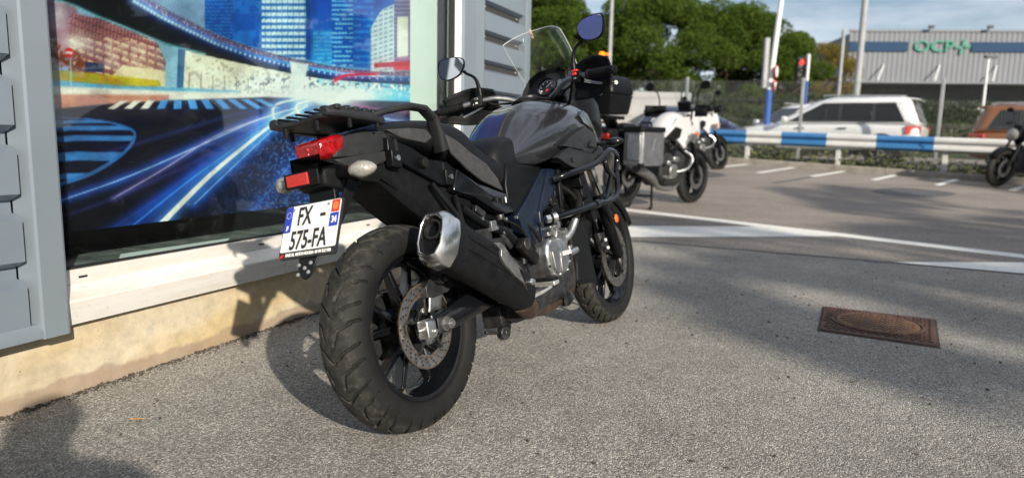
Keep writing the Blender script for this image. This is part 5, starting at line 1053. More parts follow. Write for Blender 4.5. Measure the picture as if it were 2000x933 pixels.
# ================================================================ BACKGROUND
# kerb stones along the lot edge
kerb = empty('kerb', rl(0, -.25), math.atan2(RD.y, RD.x), 'low grey stone kerb below the guard rail', 'kerb')
s = -9.0
while s < 13:
    p = rl(s+.5, -.25); z0, z1 = gz(rl(s, -.25).y), gz(rl(s+1, -.25).y); b = MB()
    b.loft([[V(x, y, z_-.10) for y in (-.09,.09)]+[V(x, .09, z_+.125), V(x, -.07, z_+.125), V(x, -.09, z_+.105)] for x, z_ in ((s+.004, z0), (s+.996, z1))]); b.obj('kerb_stone', 'kerb_stone', kerb)
    s += 1.0
# verge weeds
def leaf_cloud(n, fn, size, seed, flat=.0):
    r = np.random.default_rng(seed); P = np.array([fn(r) for _ in range(n)]); return leaf_mesh(P, size, r)
def leaf_mesh(P, size, r, upbias=0):
    n = len(P); a = r.normal(size=(n, 3)); a[:, 2] += upbias; a /= np.linalg.norm(a, axis=1)[:, None]; c = np.cross(a, r.normal(size=(n, 3))); c /= np.linalg.norm(c, axis=1)[:, None]
    s_ = (size*r.uniform(.55, 1.35, n))[:, None]; v = np.stack([P-a*s_, P+c*s_*.45, P+a*s_, P-c*s_*.45], 1).reshape(-1, 3)
    b = MB(); b.v = v.tolist(); b.f = np.arange(n*4).reshape(-1, 4).tolist(); return b
def weeds(r):
    s_ = r.uniform(-9, 13); d = r.uniform(-.12, 1.5); p = rl(s_, d); hgt = abs(r.normal(0, .11))*(1.6 if d > .4 else .8)+.02
    hgt *= .6+.9*(math.sin(s_*1.7)+math.sin(s_*.63+1)+2)/4; return (p.x, p.y, gz(p.y)+min(hgt, .34))
b = leaf_cloud(9000, weeds, .045, 3); o = b.obj('verge_weeds', 'verge_green', fix=False); tag(o, 'low green weeds and ivy growing behind the kerb', 'weeds', kind='stuff')
# guard rail: W-profile beam pieces, alternately white and blue
gr_ = empty('guard_rail', rl(0, 0), math.atan2(RD.y, RD.x), 'blue and white striped steel guard rail along the car park edge', 'guard rail')
def railz(s_): return 1.04-.021*s_ if s_ >= 0 else 1.04-.021*s_
seams = [-8.7, -6.9, -5.1, -3.3, -1.5, -.2, .98, 1.78, 2.75, 3.75, 4.83, 6.9, 8.7, 10.5, 12.5]
wp = [(.0,.155),(-.030,.140),(-.085,.105),(-.085,.062),(-.030,.022),(-.018,0),(-.030,-.022),(-.085,-.062),(-.085,-.105),(-.030,-.140),(.0,-.155)]
for i in range(len(seams)-1):
    s0, s1 = seams[i], seams[i+1]; b = MB(); b.loft([[V(x, y, railz(x)+z) for y, z in wp] for x in (s0, s1)], closed=False); b.obj('rail_beam', 'rail_white' if i % 2 == 0 else 'rail_blue', gr_, solid=.006)
for s_ in (-8, -5.9, -3.2, -1.1, 1.0, 3.0, 5.05, 7.1, 9.2, 11.3):
    b = MB(); z = railz(s_); y = gz(rl(s_, .08).y); b.box((s_, .06, (z+.1+y)/2), (.10,.08,z+.1-y)); b.obj('rail_post', 'rail_white', gr_, bevel=.008)
# mesh fence
fe = empty('mesh_fence', rl(0, .72), math.atan2(RD.y, RD.x), 'tall grey welded wire mesh fence behind the guard rail', 'fence')
FP = [-8.3, -5.4, -2.6, .18, 1.6, 4.42, 7.2, 10.0, 12.8]
FP = [-9.2, -6.4, -3.6, -.8, 2.02, 4.86, 7.7, 10.5, 13.3]
wv_ = MB()
for i in range(len(FP)-1):
    s0, s1 = FP[i], FP[i+1]; zt = lambda x: 2.42-.03*x; b = MB(); zb = lambda x: gz(rl(x, .72).y)+.05
    n = int((s1-s0)/.052)
    for k in range(1, n):
        x = s0+(s1-s0)*k/n; b.tube([(x, .70, zb(x)), (x, .70, zt(x))], .0026, 4, cap=False)
    for f_ in (.02,.25,.27,.5,.52,.75,.77,.98):
        b.tube([(s0, .70, zb(s0)+(zt(s0)-zb(s0))*f_), (s1, .70, zb(s1)+(zt(s1)-zb(s1))*f_)], .0032, 4, cap=False)
    o = b.obj('wire_panel', 'fence_wire', fe, fix=False); o['kind'] = 'stuff'
for s_ in FP:
    b = MB(); b.box((s_, .72, (2.50-.03*s_+gz(rl(s_, .72).y))/2), (.065,.065,2.50-.03*s_-gz(rl(s_, .72).y))); b.obj('fence_post', 'galv', fe, bevel=.006)
# children above use rail coordinates (x along, y behind), so shift fence parent back on the rail line
fe.location = rl(0, 0); kerb.location = rl(0, -.25)
for o in bpy.data.objects:
    if o.parent in (kerb,): pass

# ---------------------------------------------------------------- trees
def tree(name, x, y, h, cw, cz0, label, mt='pine_needles', nleaf=60000, trunk_r=.16, nclump=52, leaf=.075, seed=1, group=None, cat='tree'):
    r = np.random.default_rng(seed); z0 = gz(y)-.05; root = empty(name, (x, y, z0), 0, label, cat, group)
    b = MB(); lean = r.uniform(-.3, .3, 2); top = V(lean[0], lean[1], h*.62); b.tube([V(0,0,-.2), V(lean[0]*.3, lean[1]*.3, h*.25), V(lean[0]*.8, lean[1]*.8, h*.45), top], [trunk_r*1.2, trunk_r, trunk_r*.85, trunk_r*.5], 9, 3)
    cl_ = []
    for k in range(nclump):
        a = r.uniform(0, 2*math.pi); q_ = math.sqrt(r.uniform(0, 1)); zz_ = r.uniform(0, 1)
        prof = math.sin(math.pi*(.18+.74*zz_))**.7; rad = q_**.45*cw*prof
        c_ = V(lean[0]+math.cos(a)*rad, lean[1]+math.sin(a)*rad, cz0+(h-cz0)*(.05+.80*zz_)); cl_.append((c_, r.uniform(.55, 1.0)*cw*.36))
    for c_, rad in cl_[::3]:
        t0 = r.uniform(.35, .95); b.tube([V(lean[0]*t0, lean[1]*t0, h*.62*t0), V(lean[0], lean[1], h*.62*t0).lerp(c_, .5)+V(0,0,-.15), c_], [trunk_r*.42, trunk_r*.28, trunk_r*.1], 6, 2)
    b.obj('trunk', 'bark', root, smooth=True, fix=False)
    per = nleaf//nclump; P = []
    for c_, rad in cl_:
        d = r.normal(size=(per, 3)); d /= np.linalg.norm(d, axis=1)[:, None]; rr_ = rad*(1-np.abs(r.normal(0, .22, per))); rr_ = np.clip(rr_, 0, rad*1.05)
        d *= rr_[:, None]; d[:, 2] *= .72; P.append(np.array(c_)+d)
    lm = leaf_mesh(np.concatenate(P), leaf, r); lm.obj('crown', mt, root, fix=False); return root
GT = 'umbrella pines beyond the fence'
tree('pine_tree', 1.2, 37, 8.6, 3.0, 2.6, 'dark green pine just right of the shop building, seen through the motorcycle windscreen', seed=1, group=GT)
tree('pine_tree', 4.2, 40, 7.3, 2.8, 2.4, 'lower pine in the dip between the building side pine and the tallest pine', seed=2, group=GT)
tree('pine_tree', 7.6, 38, 8.4, 3.5, 2.6, 'broad tallest pine with a rounded crown behind the white motorcycle', seed=3, group=GT, nleaf=80000, nclump=64)
tree('pine_tree', 11.2, 39, 8.0, 3.0, 2.5, 'rounded pine right of the tallest pine', seed=4, group=GT, nleaf=60000)
tree('pine_tree', 14.2, 40, 7.55, 2.7, 2.2, 'rightmost rounded pine behind the leaning white pole', seed=5, group=GT, nleaf=60000)
tree('autumn_tree', 20.4, 47, 7.2, 1.9, 2.2, 'yellowing tree at the left end of the grey warehouse', 'autumn_leaf', seed=6, nleaf=9000)
tree('pine_tree', -4.5, 42, 8.4, 3.4, 2.4, 'pine standing hidden behind the shop building corner', seed=7, group=GT)
# dark hedge below the pines and clipped hedge in front of the warehouse
def hedge(name, a, c, w, h0, h1, n, mt, label, seed, size=.14):
    a, c = V(*a, 0), V(*c, 0); d = (c-a); L_ = d.length; d.normalize(); nn = V(-d.y, d.x, 0)
    def fn(r):
        s_ = r.uniform(0, L_); q_ = r.uniform(-1, 1); z = h0+(h1-h0)*r.uniform(0, 1)**.6*(.86+.14*math.sin(s_*1.3+seed)*math.sin(s_*.37)); e = r.choice([0, 1, 2])
        if e == 0: q_ = -1+abs(r.normal(0, .12))
        elif e == 1: z = h0+(h1-h0)*(.93+r.normal(0, .05))
        p = a+d*s_+nn*(q_*w); return (p.x, p.y, gz(p.y)+z)
    b = leaf_cloud(n, fn, size, seed); root = empty(name, (0,0,0), 0, label, 'hedge'); b.obj('foliage', mt, root, fix=False)
    b = MB(); m_ = (a+c)/2; b.box((m_.x, m_.y, gz(m_.y)+h1*.42), (L_*.98, w*1.3, h1*.8), Matrix.Rotation(math.atan2(d.y, d.x), 3, 'Z')); b.obj('inner_branches', 'hedge_green', root)
hedge('hedge', (-8, 33), (17, 33.5), .9, 0, 2.5, 9000, 'hedge_green', 'long dark hedge standing under the pines', 11)
hedge('hedge', (15, 41), (46, 37), .9, 0, 2.7, 9000, 'hedge_green', 'tall clipped green hedge in front of the warehouse', 12)
hedge('shrub_row', (16.5, 31.5), (34, 29.5), .8, 0, 1.25, 5000, 'shrub_grey', 'row of low grey green shrubs along the road', 13, .11)
# white low wall at the left behind the fence
b = MB(); b.box((3.4, 24.0, .5+.95), (5.0,.25,2.1)); ww_ = b.obj('low_white_wall', 'wall_white', bevel=.02); tag(ww_, 'plain white wall behind the fence, left of the blue car', 'wall')
# ---------------------------------------------------------------- warehouse
wh = empty('warehouse', (25.4, 55, gz(55)), math.atan2(1.4, 13.5)*0-.12, 'large grey corrugated warehouse with a blue band and a green sign', 'warehouse')
WL = 34
def wall_rib(x0, x1, z0, z1, y, mt, name, step=.36, dep_=.045):
    b = MB(); pr = []; x = x0
    while x < x1: pr += [(x, y), (x+step*.55, y), (x+step*.68, y+dep_), (x+step*.87, y+dep_)]; x += step
    b.loft([[V(px_, py_, z) for px_, py_ in pr] for z in (z0, z1)], closed=False); return b.obj(name, mt, wh, solid=.02)
wall_rib(0, WL, 4.75, 8.55, 0, 'clad_grey', 'cladding')
b = MB(); b.box((WL/2, 7.6, 2.4), (WL-.5, 14, 4.7)); b.obj('ground_floor', 'car_dark', wh); b = MB(); b.box((WL/2, 7.3, 6.6), (WL-.2, 14.2, 3.7)); b.obj('upper_hall', 'clad_grey', wh)
b = MB(); b.box((WL/2, .02, 8.62), (WL+.1, .2, .16)); b.obj('roof_edge', 'clad_grey', wh)
for x0, x1 in ((0.0, 4.2), (8.7, WL)):
    b = MB(); b.box(((x0+x1)/2, -.08, 7.45), (x1-x0, .05, .72)); b.obj('blue_band', 'clad_band', wh)
text_obj('sign_letters', 'OCP', 1.16, frame_m((6.05, -.12, 7.45), (1,0,0), (0,0,1)), 'sign_green', wh, 1.22, .012, ext=.03)
for x, z, w_, h_ in ((7.74,7.43,.20,.09),(8.40,7.49,.20,.09),(8.13,7.76,.10,.22),(8.00,7.14,.10,.22)):
    b = MB(); b.plate([V(x-w_-.05, -.11, z-h_), V(x+w_-.05, -.11, z-h_), V(x+w_+.05, -.11, z+h_), V(x-w_+.05, -.11, z+h_)], (0,-.05,0)); b.obj('sign_plus', 'sign_green', wh)
for x in (5.6, 9.7):
    b = MB(); b.tube([(x, 0, 8.6), (x, -.3, 8.85)], .04, 6); b.box((x, -.4, 8.85), (.35,.25,.2)); b.obj('sign_floodlight', 'car_dark', wh)
for x in (2.6, 6.6, 10.6, 14.6, 18.6):
    b = MB(); b.tube([(x, -.05, 6.1), (x-.75, -1.25, 4.85)], .05, 6); b.obj('canopy_tie', 'pole_white', wh)
b = MB(); b.box((WL/2, -.75, 4.72), (WL, 1.5, .14)); b.obj('canopy', 'clad_grey', wh)
wb_ = empty('side_hall', (19.6, 60, gz(60)), -.12, 'lower grey hall beside the left end of the warehouse', 'building')
b = MB(); b.box((3.0, 4, 2.7), (7.5, 8, 5.4)); b.obj('wall', 'clad_grey', wb_); b = MB(); b.loft([[V(x, y, z) for y, z in ((-.3,5.4),(8.3,5.4),(8.3,5.6),(-.3,5.6))] for x in (-.9,6.9)]); b.obj('roof', 'clad_grey', wb_)
# ---------------------------------------------------------------- poles and lights
def pole(name, x, y, h, r0, r1, mt, label, cat='pole', blue=0, lean=(0,0), head=None):
    z0 = gz(y)-.1; e = empty(name, (x, y, z0), 0, label, cat); b = MB(); b.tube([V(0,0,blue), V(lean[0], lean[1], h)], [r0, r1], 10); b.obj('shaft', mt, e, smooth=True)
    if blue: b = MB(); b.tube([V(0,0,0), V(0,0,blue+.01)], r0*1.12, 10); b.obj('blue_base', 'pole_blue', e, smooth=True)
    b = MB(); b.tube([V(0,0,0), V(0,0,.06)], r0*1.9, 12); b.obj('base_plate', 'galv', e)
    if head: b = MB(); b.loft([[V(lean[0]+x_, y_*k_, h+z_) for y_, z_ in ((-.12,-.05),(.12,-.05),(.08,.06),(-.08,.06))] for x_, k_ in ((-head*.3,.7),(0,1),(head*.7,.6))]); b.obj('lamp_head', 'car_dark', e, bevel=.01)
    return e
pa = pole('lamp_post', 4.05, 31, 9.5, .10, .06, 'pole_grey', 'thin grey lamp post in front of the pines near the right mirror', head=1)
b = MB(); b.tube([(-.05,-.08,4.02),(-.30,-.14,4.02)], .03, 8); b.lathe([(-.08,.04),(-.07,.10),(.04,.12),(.09,.07),(.10,0)], (-.36,-.14,4.02), 'z', 14); b.obj('amber_lamp', 'amber_lit', pa, smooth=True)
pb_ = pole('signal_post', 7.82, 22, 6.4, .085, .07, 'pole_white', 'white leaning post with a blue base and a round traffic sign', blue=2.1, lean=(.28,0))
b = MB(); b.tube([(0,0,0),(0,-.02,0)], .19, 24); sgn = b.obj('round_sign', 'red_print', pb_); sgn.location = (.14,-.10,2.65); sgn.rotation_euler = (0,0,R(58)); b = MB(); b.tube([(0,-.022,0),(0,-.026,0)], .155, 24); b.obj('sign_face', 'white_print', sgn)
b = MB(); b.plate([V(-.22,0,.18), V(.22,0,.18), V(0,0,-.18)], (0,.02,0)); s2 = b.obj('yield_sign', 'red_print', pb_); s2.location = (.14,-.10,2.20); s2.rotation_euler = (0,0,R(58)); b = MB(); b.plate([V(-.15,-.006,.14), V(.15,-.006,.14), V(0,-.006,-.10)], (0,.003,0)); b.obj('yield_face', 'white_print', s2)
b = MB(); b.box((-.17,0,2.9), (.14,.18,1.5)); b.obj('signal_box', 'pole_grey', pb_, bevel=.02)
tl_ = empty('traffic_light', (10.57, 26, gz(26)), 0, 'traffic light on a blue and white post showing red', 'traffic light')
b = MB(); b.tube([(0,0,0),(0,0,2.6)], .07, 10); b.obj('blue_base', 'pole_blue', tl_); b = MB(); b.tube([(0,0,2.6),(0,0,3.55)], .07, 10); b.obj('shaft', 'pole_white', tl_)
b = MB(); b.box((-.26,0,2.95), (.30,.26,.95)); th = b.obj('lamp_box', 'car_dark', tl_, bevel=.04)
for z, m_ in ((3.25,'lamp_red_lit'),(2.95,'car_dark'),(2.65,'car_dark')):
    b = MB(); b.lathe([(-.16,.0),(-.155,.07),(-.13,.10)], (-.26,0,z), 'y', 16); b.obj('signal_lens', m_, th, smooth=True)
    b = MB(); b.lathe([(-.13,.115),(-.26,.115)], (-.26,0,z), 'y', 16, a0=0, a1=math.pi); b.obj('lens_visor', 'car_dark', th, solid=.01)
pole('lamp_post', 16.3, 36, 6.0, .10, .08, 'pole_grey', 'short grey post between the traffic light and the warehouse')
pole('lamp_post', 11.45, 24, 8.5, .115, .095, 'pole_grey', 'thick grey lamp post in front of the warehouse blue band', lean=(.06,0), head=1)
pole('lamp_post', 19.7, 30, 4.15, .07, .05, 'pole_white', 'white lamp post standing in front of the grey shrubs by the orange car', head=.5)

# ---------------------------------------------------------------- cars
def car(name, loc, dirv, L, Wd, H, paint, label, seg='suv'):
    e = empty(name, loc, math.atan2(dirv[1], dirv[0]), label, 'car', 'cars on the road behind the fence'); hl, hw = L/2, Wd/2; belt = H*.60; hood = H*.585
    def sec(x, w, z0, z1, cr=.02): return [V(x, -w*.86, z0), V(x, -w*.99, z0+.12), V(x, -w, z0+(z1-z0)*.5), V(x, -w*.985, z1-.07), V(x, -w*.90, z1), V(x, 0, z1+cr), V(x, w*.90, z1), V(x, w*.985, z1-.07), V(x, w, z0+(z1-z0)*.5), V(x, w*.99, z0+.12), V(x, w*.86, z0)]
    b = MB(); b.loft([sec(-hl, hw*.84, .42, belt-.16), sec(-hl+.06, hw*.94, .30, belt-.02), sec(-hl+.4, hw, .24, belt), sec(-.3, hw, .22, belt), sec(hl*.42, hw, .22, belt-.02), sec(hl*.52, hw*.99, .22, hood), sec(hl-.45, hw*.97, .24, hood-.06), sec(hl-.10, hw*.90, .30, hood-.20), sec(hl, hw*.76, .38, hood-.36)]); body = b.obj('body', paint, e, sub=2)
    # cabin
    xb = [(-hl+.10, .52), (-hl+.42, .0)] 
    def cab(z, x0, x1, w): return [V(x0, -w*.78, z), V(x0+.10, -w, z), V(x1-.22, -w, z), V(x1, -w*.70, z), V(x1, w*.70, z), V(x1-.22, w, z), V(x0+.10, w, z), V(x0, w*.78, z)]
    r0 = -hl+(.30 if seg == 'suv' else .55); c0, c1 = (belt-.04, -hl+.05, hl*.56, hw*.95), (H-.03, r0, hl*.02, hw*.76)
    lerp = lambda t: tuple(c0[i]+(c1[i]-c0[i])*t for i in range(4))
    b = MB(); b.loft([cab(*lerp(0)), cab(*lerp(.5)), cab(*lerp(.94)), cab(H+.01, r0+.16, hl*.02-.22, hw*.56)]); cb_ = b.obj('cabin', paint, e, bevel=.11, seg=4)
    for sg in (-1, 1):
        def wp_(x, t):
            z, x0, x1, w = lerp(t); return V(x, sg*(w+.004), z)
        z, x0, x1, w = lerp(.1); z2, x02, x12, w2 = lerp(.86); xm = x0+(x1-x0)*.47; g_ = .05
        b = MB(); b.plate([wp_(*p_) for p_ in ((x0+.26,.11),(x1-.36,.11),(x12-.24,.82),(x02+.32,.82))], (0, sg*.002, 0)); b.obj('window_surround', 'car_dark', e)
        for pts in ([(x0+.30,.13),(xm-.62,.13),(xm-.62,.80),(x02+.34,.80)], [(xm-.55,.13),(xm+.12,.13),(xm+.12,.80),(xm-.55,.80)], [(xm+.19,.13),(x1-.42,.13),(x12-.26,.80),(xm+.19,.80)]):
            b = MB(); b.plate([wp_(*p_) for p_ in pts], (0, sg*.006, 0)); b.obj('side_window', 'car_glass', e, bevel=.003)
        b = MB(); b.box((hl*.36, sg*(hw+.10), belt+.08), (.12,.20,.15)); b.obj('wing_mirror', paint, e, bevel=.03)
        for x in (-.55, .42):
            b = MB(); b.box((x, sg*(hw+.008), belt-.12), (.20,.03,.035)); b.obj('door_handle', paint if paint != 'car_white' else 'galv', e, bevel=.008)
        b = MB(); b.tube([V(r0+.1, sg*hw*.60, H+.012), V(0, sg*hw*.62, H+.05), V(hl*.0, sg*hw*.60, H+.012)], .018, 6); b.obj('roof_rail', 'galv', e)
        b = MB(); b.loft([[V(-hl+.02+dx, sg*(hw*.70+dy), z_) for dx, dy in ((0,0),(.0,.14*hw),(.30,.31*hw),(.32,.2*hw))] for z_ in (belt-.26, belt-.06)]); b.obj('tail_lamp', 'red_reflector', e, bevel=.02)
        b = MB(); b.loft([[V(hl-.02-dx, sg*(hw*.58+dy), z_-.25*dx*0) for dx, dy in ((0.03,0),(.08,.24*hw),(.42,.41*hw),(.30,.2*hw))] for z_ in (hood-.30, hood-.14)]); b.obj('headlamp', 'clear_lens', e, bevel=.02)
        for x in (-hl+.80, hl-.82):
            b = MB(); b.tube([(x, sg*(hw-.20), .33), (x, sg*(hw+.006), .33)], .385, 28); b.obj('wheel_arch', 'car_dark', e)
            b = MB(); b.lathe([(-.10,.20),(-.11,.29),(-.08,.33),(.08,.33),(.11,.29),(.10,.20)], (x, sg*(hw-.10), .33), 'y', 28); wl_ = b.obj('wheel', 'tyre_rubber', e, smooth=True)
            b = MB()
            for k in range(5): a = 2*math.pi*k/5; b.beam((x, sg*(hw+.005), .33), (x+math.cos(a)*.21, sg*(hw-.0), .33+math.sin(a)*.21), .03,.07, upv=(0,1,0))
            b.lathe([(0,.20),(.02,.215),(-.01,.225)], (x, sg*(hw-.0), .33), 'y', 28); b.obj('rim', 'aluminium', wl_)
    b = MB(); zr0, zr1 = lerp(.12), lerp(.84); b.plate([V(zr0[1]-.012, -zr0[3]*.72, zr0[0]), V(zr0[1]-.012, zr0[3]*.72, zr0[0]), V(zr1[1]-.012, zr1[3]*.72, zr1[0]), V(zr1[1]-.012, -zr1[3]*.72, zr1[0])], (-.006,0,0)); b.obj('rear_window', 'car_glass', e)
    b = MB(); b.plate([V(zr0[2]+.012, -zr0[3]*.64, zr0[0]), V(zr0[2]+.012, zr0[3]*.64, zr0[0]), V(zr1[2]+.012, zr1[3]*.64, zr1[0]), V(zr1[2]+.012, -zr1[3]*.64, zr1[0])], (.006,0,0)); b.obj('windscreen', 'car_glass', e)
    b = MB(); b.loft([[V(r0-.18, y, H-.06), V(r0+.14, y, H-.015), V(r0+.14, y, H-.05), V(r0-.16, y, H-.085)] for y in (-hw*.60, hw*.60)]); b.obj('roof_spoiler', paint, e, bevel=.01)
    b = MB(); b.box((0,0,.26), (L*.8, Wd*.9, .16)); b.obj('underbody', 'car_dark', e); return e
rd2 = (-.80, .60)
car('car', (8.05, 18.25, gz(18.2)), rd2, 4.43, 1.81, 1.58, 'car_white', 'white sport utility car right behind the fence, facing left')
car('car', (12.75, 15.9, gz(15.9)+.0), (RD.x, RD.y), 4.35, 1.82, 1.54, 'car_orange', 'orange brown car behind the fence at the right edge')
car('car', (8.95, 22.6, gz(22.6)), (-.93, -.36), 4.1, 1.75, 1.62, 'car_white', 'small white hatchback farther back, left of the white utility car', seg='hatch')
car('car', (6.1, 23.0, gz(23)), (.95, -.3), 4.3, 1.76, 1.46, 'car_blue', 'dark blue car beyond the fence behind the white motorcycle', seg='hatch')

# ---------------------------------------------------------------- parked motorcycles behind
PRB = [(.040,.235),(.055,.245),(.062,.27),(.052,.30),(.03,.322),(0,.33)]
def bike2(name, loc, hd, label, paint, adv=True, lean=0.0, topcase=False, pann=False, cstand=False, sc_=1.0):
    e = empty(name, (0,0,0), 0, label, 'motorcycle', 'motorcycles parked farther back'); e.matrix_world = Matrix.Translation(loc) @ Matrix.Rotation(math.pi/2-hd, 4, 'Z') @ Matrix.Rotation(-lean, 4, 'X') @ Matrix.Scale(sc_, 4)
    up_ = .05 if cstand else 0
    wheel(e, 'rear_wheel', (0,0,.33+up_), .33, PRB, .226, .10, 5, [(-.075,.12,.07)], 1, hi=False, rimm='black_satin', spoke_mat='black_satin'); wheel(e, 'front_wheel', (1.45,0,.33), .33, PRB, .226, .085, 5, [(-.065,.15,.09),(.065,.15,.09)], 1, hi=False, rimm='black_satin', spoke_mat='black_satin')
    for sg in (-1, 1):
        b = MB(); b.tube([(1.45, sg*.095, .33), (1.27, sg*.095, .72)], .028, 10); b.tube([(1.28, sg*.095, .70), (1.13, sg*.095, 1.02)], .021, 10); b.obj('fork_leg', 'black_satin', e, smooth=True)
        b = MB(); b.beam((0, sg*.11, .33+up_), (.52, sg*.09, .42), .03,.06); b.obj('swingarm', 'black_satin', e, bevel=.006)
        b = MB(); b.tube([(.05, sg*.10, .82), (.45, sg*.12, .72), (.62, sg*.13, .52)], .016, 8); b.tube([(.55, sg*.12, .78), (.75, sg*.17, .60), (.80, sg*.15, .36)], .016, 8); b.tube([(1.10, sg*.06, .92), (.85, sg*.16, .72), (.60, sg*.14, .48)], .02, 8); b.obj('frame_tube', 'black_satin', e, smooth=True)
        # tank shroud side
        b = MB(); b.plate([V(x, sg*y, z) for x, y, z in ((.58,.13,.80),(.78,.19,.98),(1.0,.20,1.0),(1.22,.16,.90),(1.27,.15,.80),(1.12,.21,.76),(.98,.22,.78),(.90,.21,.68),(.86,.20,.72),(.76,.17,.80))], (0,-sg*.05,0), bulge=.015); b.obj('tank_shroud', paint, e, bevel=.012, seg=2)
        if adv:
            b = MB(); b.plate([V(x, sg*y, z) for x, y, z in ((.90,.236,.735),(.99,.246,.845),(1.11,.236,.835),(1.20,.205,.80),(1.12,.230,.775),(.985,.240,.785))], (0,-sg*.02,0)); b.obj('shroud_inlay', 'panel_grey', e, bevel=.006)
            b = MB(); b.plate([V(x, sg*y, z) for x, y, z in ((.60,.150,.80),(.74,.196,.90),(.83,.212,.88),(.80,.205,.80),(.70,.175,.77))], (0,-sg*.03,0)); b.obj('knee_pad', 'black_plastic', e, bevel=.006)
        b = MB(); b.tube([(1.16, sg*.12, .98), (1.06, sg*.20, 1.07), (.96, sg*.40, 1.05)], .012, 8, 4); b.obj('handlebar', 'black_satin', e, smooth=True); b = MB(); b.tube([(1.0, sg*.30, 1.06), (.955, sg*.42, 1.05)], .018, 10); b.obj('grip', 'rubber', e)
        if adv: b = MB(); b.grid(lambda u, v: (1.10-.06*u-.09*max(0, u-.6)**2*4, sg*(.20+.23*u), 1.0+.11*v), 10, 5); b.obj('hand_guard', 'black_plastic', e, solid=.008, smooth=True)
        b = MB(); b.tube([(1.03, sg*.24, 1.07), (1.03, sg*.27, 1.20), (1.0, sg*.32, 1.26)], .008, 8, 3); mi = b.obj('mirror', 'black_satin', e); b = MB(); b.loft([[V(1.0+t, sg*(.38+math.cos(a)*.065*k_), 1.285+math.sin(a)*.042*k_) for a in [2*math.pi*k/12 for k in range(12)]] for t, k_ in ((-.012,.97),(0,1.02),(.02,.8))]); b.obj('mirror_shell', 'black_satin', mi, bevel=.004)
        b = MB(); b.tube([(.55, sg*.13, .36), (.55, sg*.27, .36)], .016, 8); b.obj('foot_peg', 'peg_alu', e)
        if adv: b = MB(); b.tube([(.72, sg*.15, .40), (.90, sg*.24, .44), (1.02, sg*.24, .52), (1.03, sg*.23, .60), (.95, sg*.18, .66)], .014, 8, 4); b.obj('crash_bar', 'aluminium', e, smooth=True)
        b = MB(); b.tube([(1.16, sg*.16, .84), (1.17, sg*.22, .84)], [.010,.022], 10); b.obj('indicator', 'amber', e)
    b = MB(); b.loft([ring(x, [(-.13,z0),(-.17,z0+.05),(-.17,z1-.04),(-.10,z1),(.10,z1),(.17,z1-.04),(.17,z0+.05),(.13,z0)]) for x, z0, z1 in ((.48,.34,.60),(.62,.24,.66),(.88,.24,.68),(1.00,.30,.62))]); b.obj('engine', 'dark_metal', e, bevel=.02)
    b = MB(); b.tube([(.72,-.165,.42),(.72,-.20,.42)], .085, 20); b.obj('clutch_cover', 'cast_grey', e, bevel=.01); b = MB(); b.box((.75,-.18,.56), (.10,.05,.06)); b.box((.62,-.175,.52), (.07,.05,.05)); b.obj('engine_side_cover', 'aluminium', e, bevel=.01)
    b = MB(); b.tube([(.98,-.08,.55),(1.02,-.10,.40),(.85,-.12,.22),(.5,-.14,.24),(.30,-.17,.36),(-.02,-.19,.47)], [.022,.022,.022,.03,.045,.055], 12, 4); b.obj('exhaust', 'cast_grey', e, smooth=True)
    b = MB(); b.loft([tsec(x-.02, w, zt-.02, zb) for x, w, zt, zb in ((.56,.08,.86,.80),(.66,.13,.98,.79),(.80,.17,1.05,.80),(.95,.18,1.07,.82),(1.10,.15,1.04,.86))]); b.obj('fuel_tank', paint, e, sub=1)
    b = MB(); b.loft([ssec(x, w, zt, zb) for x, w, zt, zb in ((-.12,.08,.92,.86),(.05,.12,.92,.82),(.22,.135,.89,.78),(.34,.135,.84,.75),(.50,.12,.83,.74),(.62,.08,.88,.78))]); b.obj('seat', 'seat_black', e, sub=1)
    b = MB(); b.loft([tailsec(x, zt, zb, w) for x, zt, zb, w in ((-.35,.86,.80,.05),(-.18,.87,.74,.08),(.05,.84,.68,.09),(.30,.80,.62,.10))]); b.obj('tail', 'black_plastic', e, bevel=.01)
    b = MB(); b.box((-.36,0,.80), (.03,.12,.05)); b.obj('tail_light', 'red_lens', e, bevel=.008); b = MB(); b.loft([[V(-.36-.10*t, y, .76-.24*t) for y in (-.07,.07)]+[V(-.35-.10*t, y, .75-.24*t) for y in (.07,-.07)] for t in (0, 1)]); b.obj('mud_guard', 'black_plastic', e)
    b = MB(); secs = []
    for k in range(11):
        a = R(160-k*13); r_ = .355; secs.append([V(1.45+math.cos(a)*(r_-d), y, .33+math.sin(a)*(r_-d)) for y, d in ((-.065,.05),(-.05,.0),(.05,.0),(.065,.05))])
    b.loft(secs, closed=False); b.obj('front_fender', 'black_plastic', e, solid=.006, smooth=True)
    if adv:
        b = MB(); b.loft([ring(x, [(-w*.6,z0),(-w,z0+.06),(-w*.8,z1),(w*.8,z1),(w,z0+.06),(w*.6,z0)]) for x, w, z0, z1 in ((1.16,.10,.84,1.04),(1.30,.13,.82,1.06),(1.42,.10,.80,.98),(1.52,.04,.80,.86))]); b.obj('nose_fairing', paint, e, bevel=.015)
        b = MB(); b.grid(lambda u, v: (1.34-.16*v-.06*(2*u-1)**2, (u-.5)*(.26+.06*v), 1.05+.30*v-.03*abs(2*u-1)**3), 12, 8); b.obj('windscreen', 'screen_plastic', e, solid=.004, smooth=True)
        b = MB(); b.box((1.19,0,1.10), (.04,.16,.10), Matrix.Rotation(-.5, 3, 'Y')); b.tube([(1.19,.06,1.05),(1.27,.10,1.30)], .008, 6); b.tube([(1.19,-.06,1.05),(1.27,-.10,1.30)], .008, 6); b.obj('dash', 'black_plastic', e)
    else:
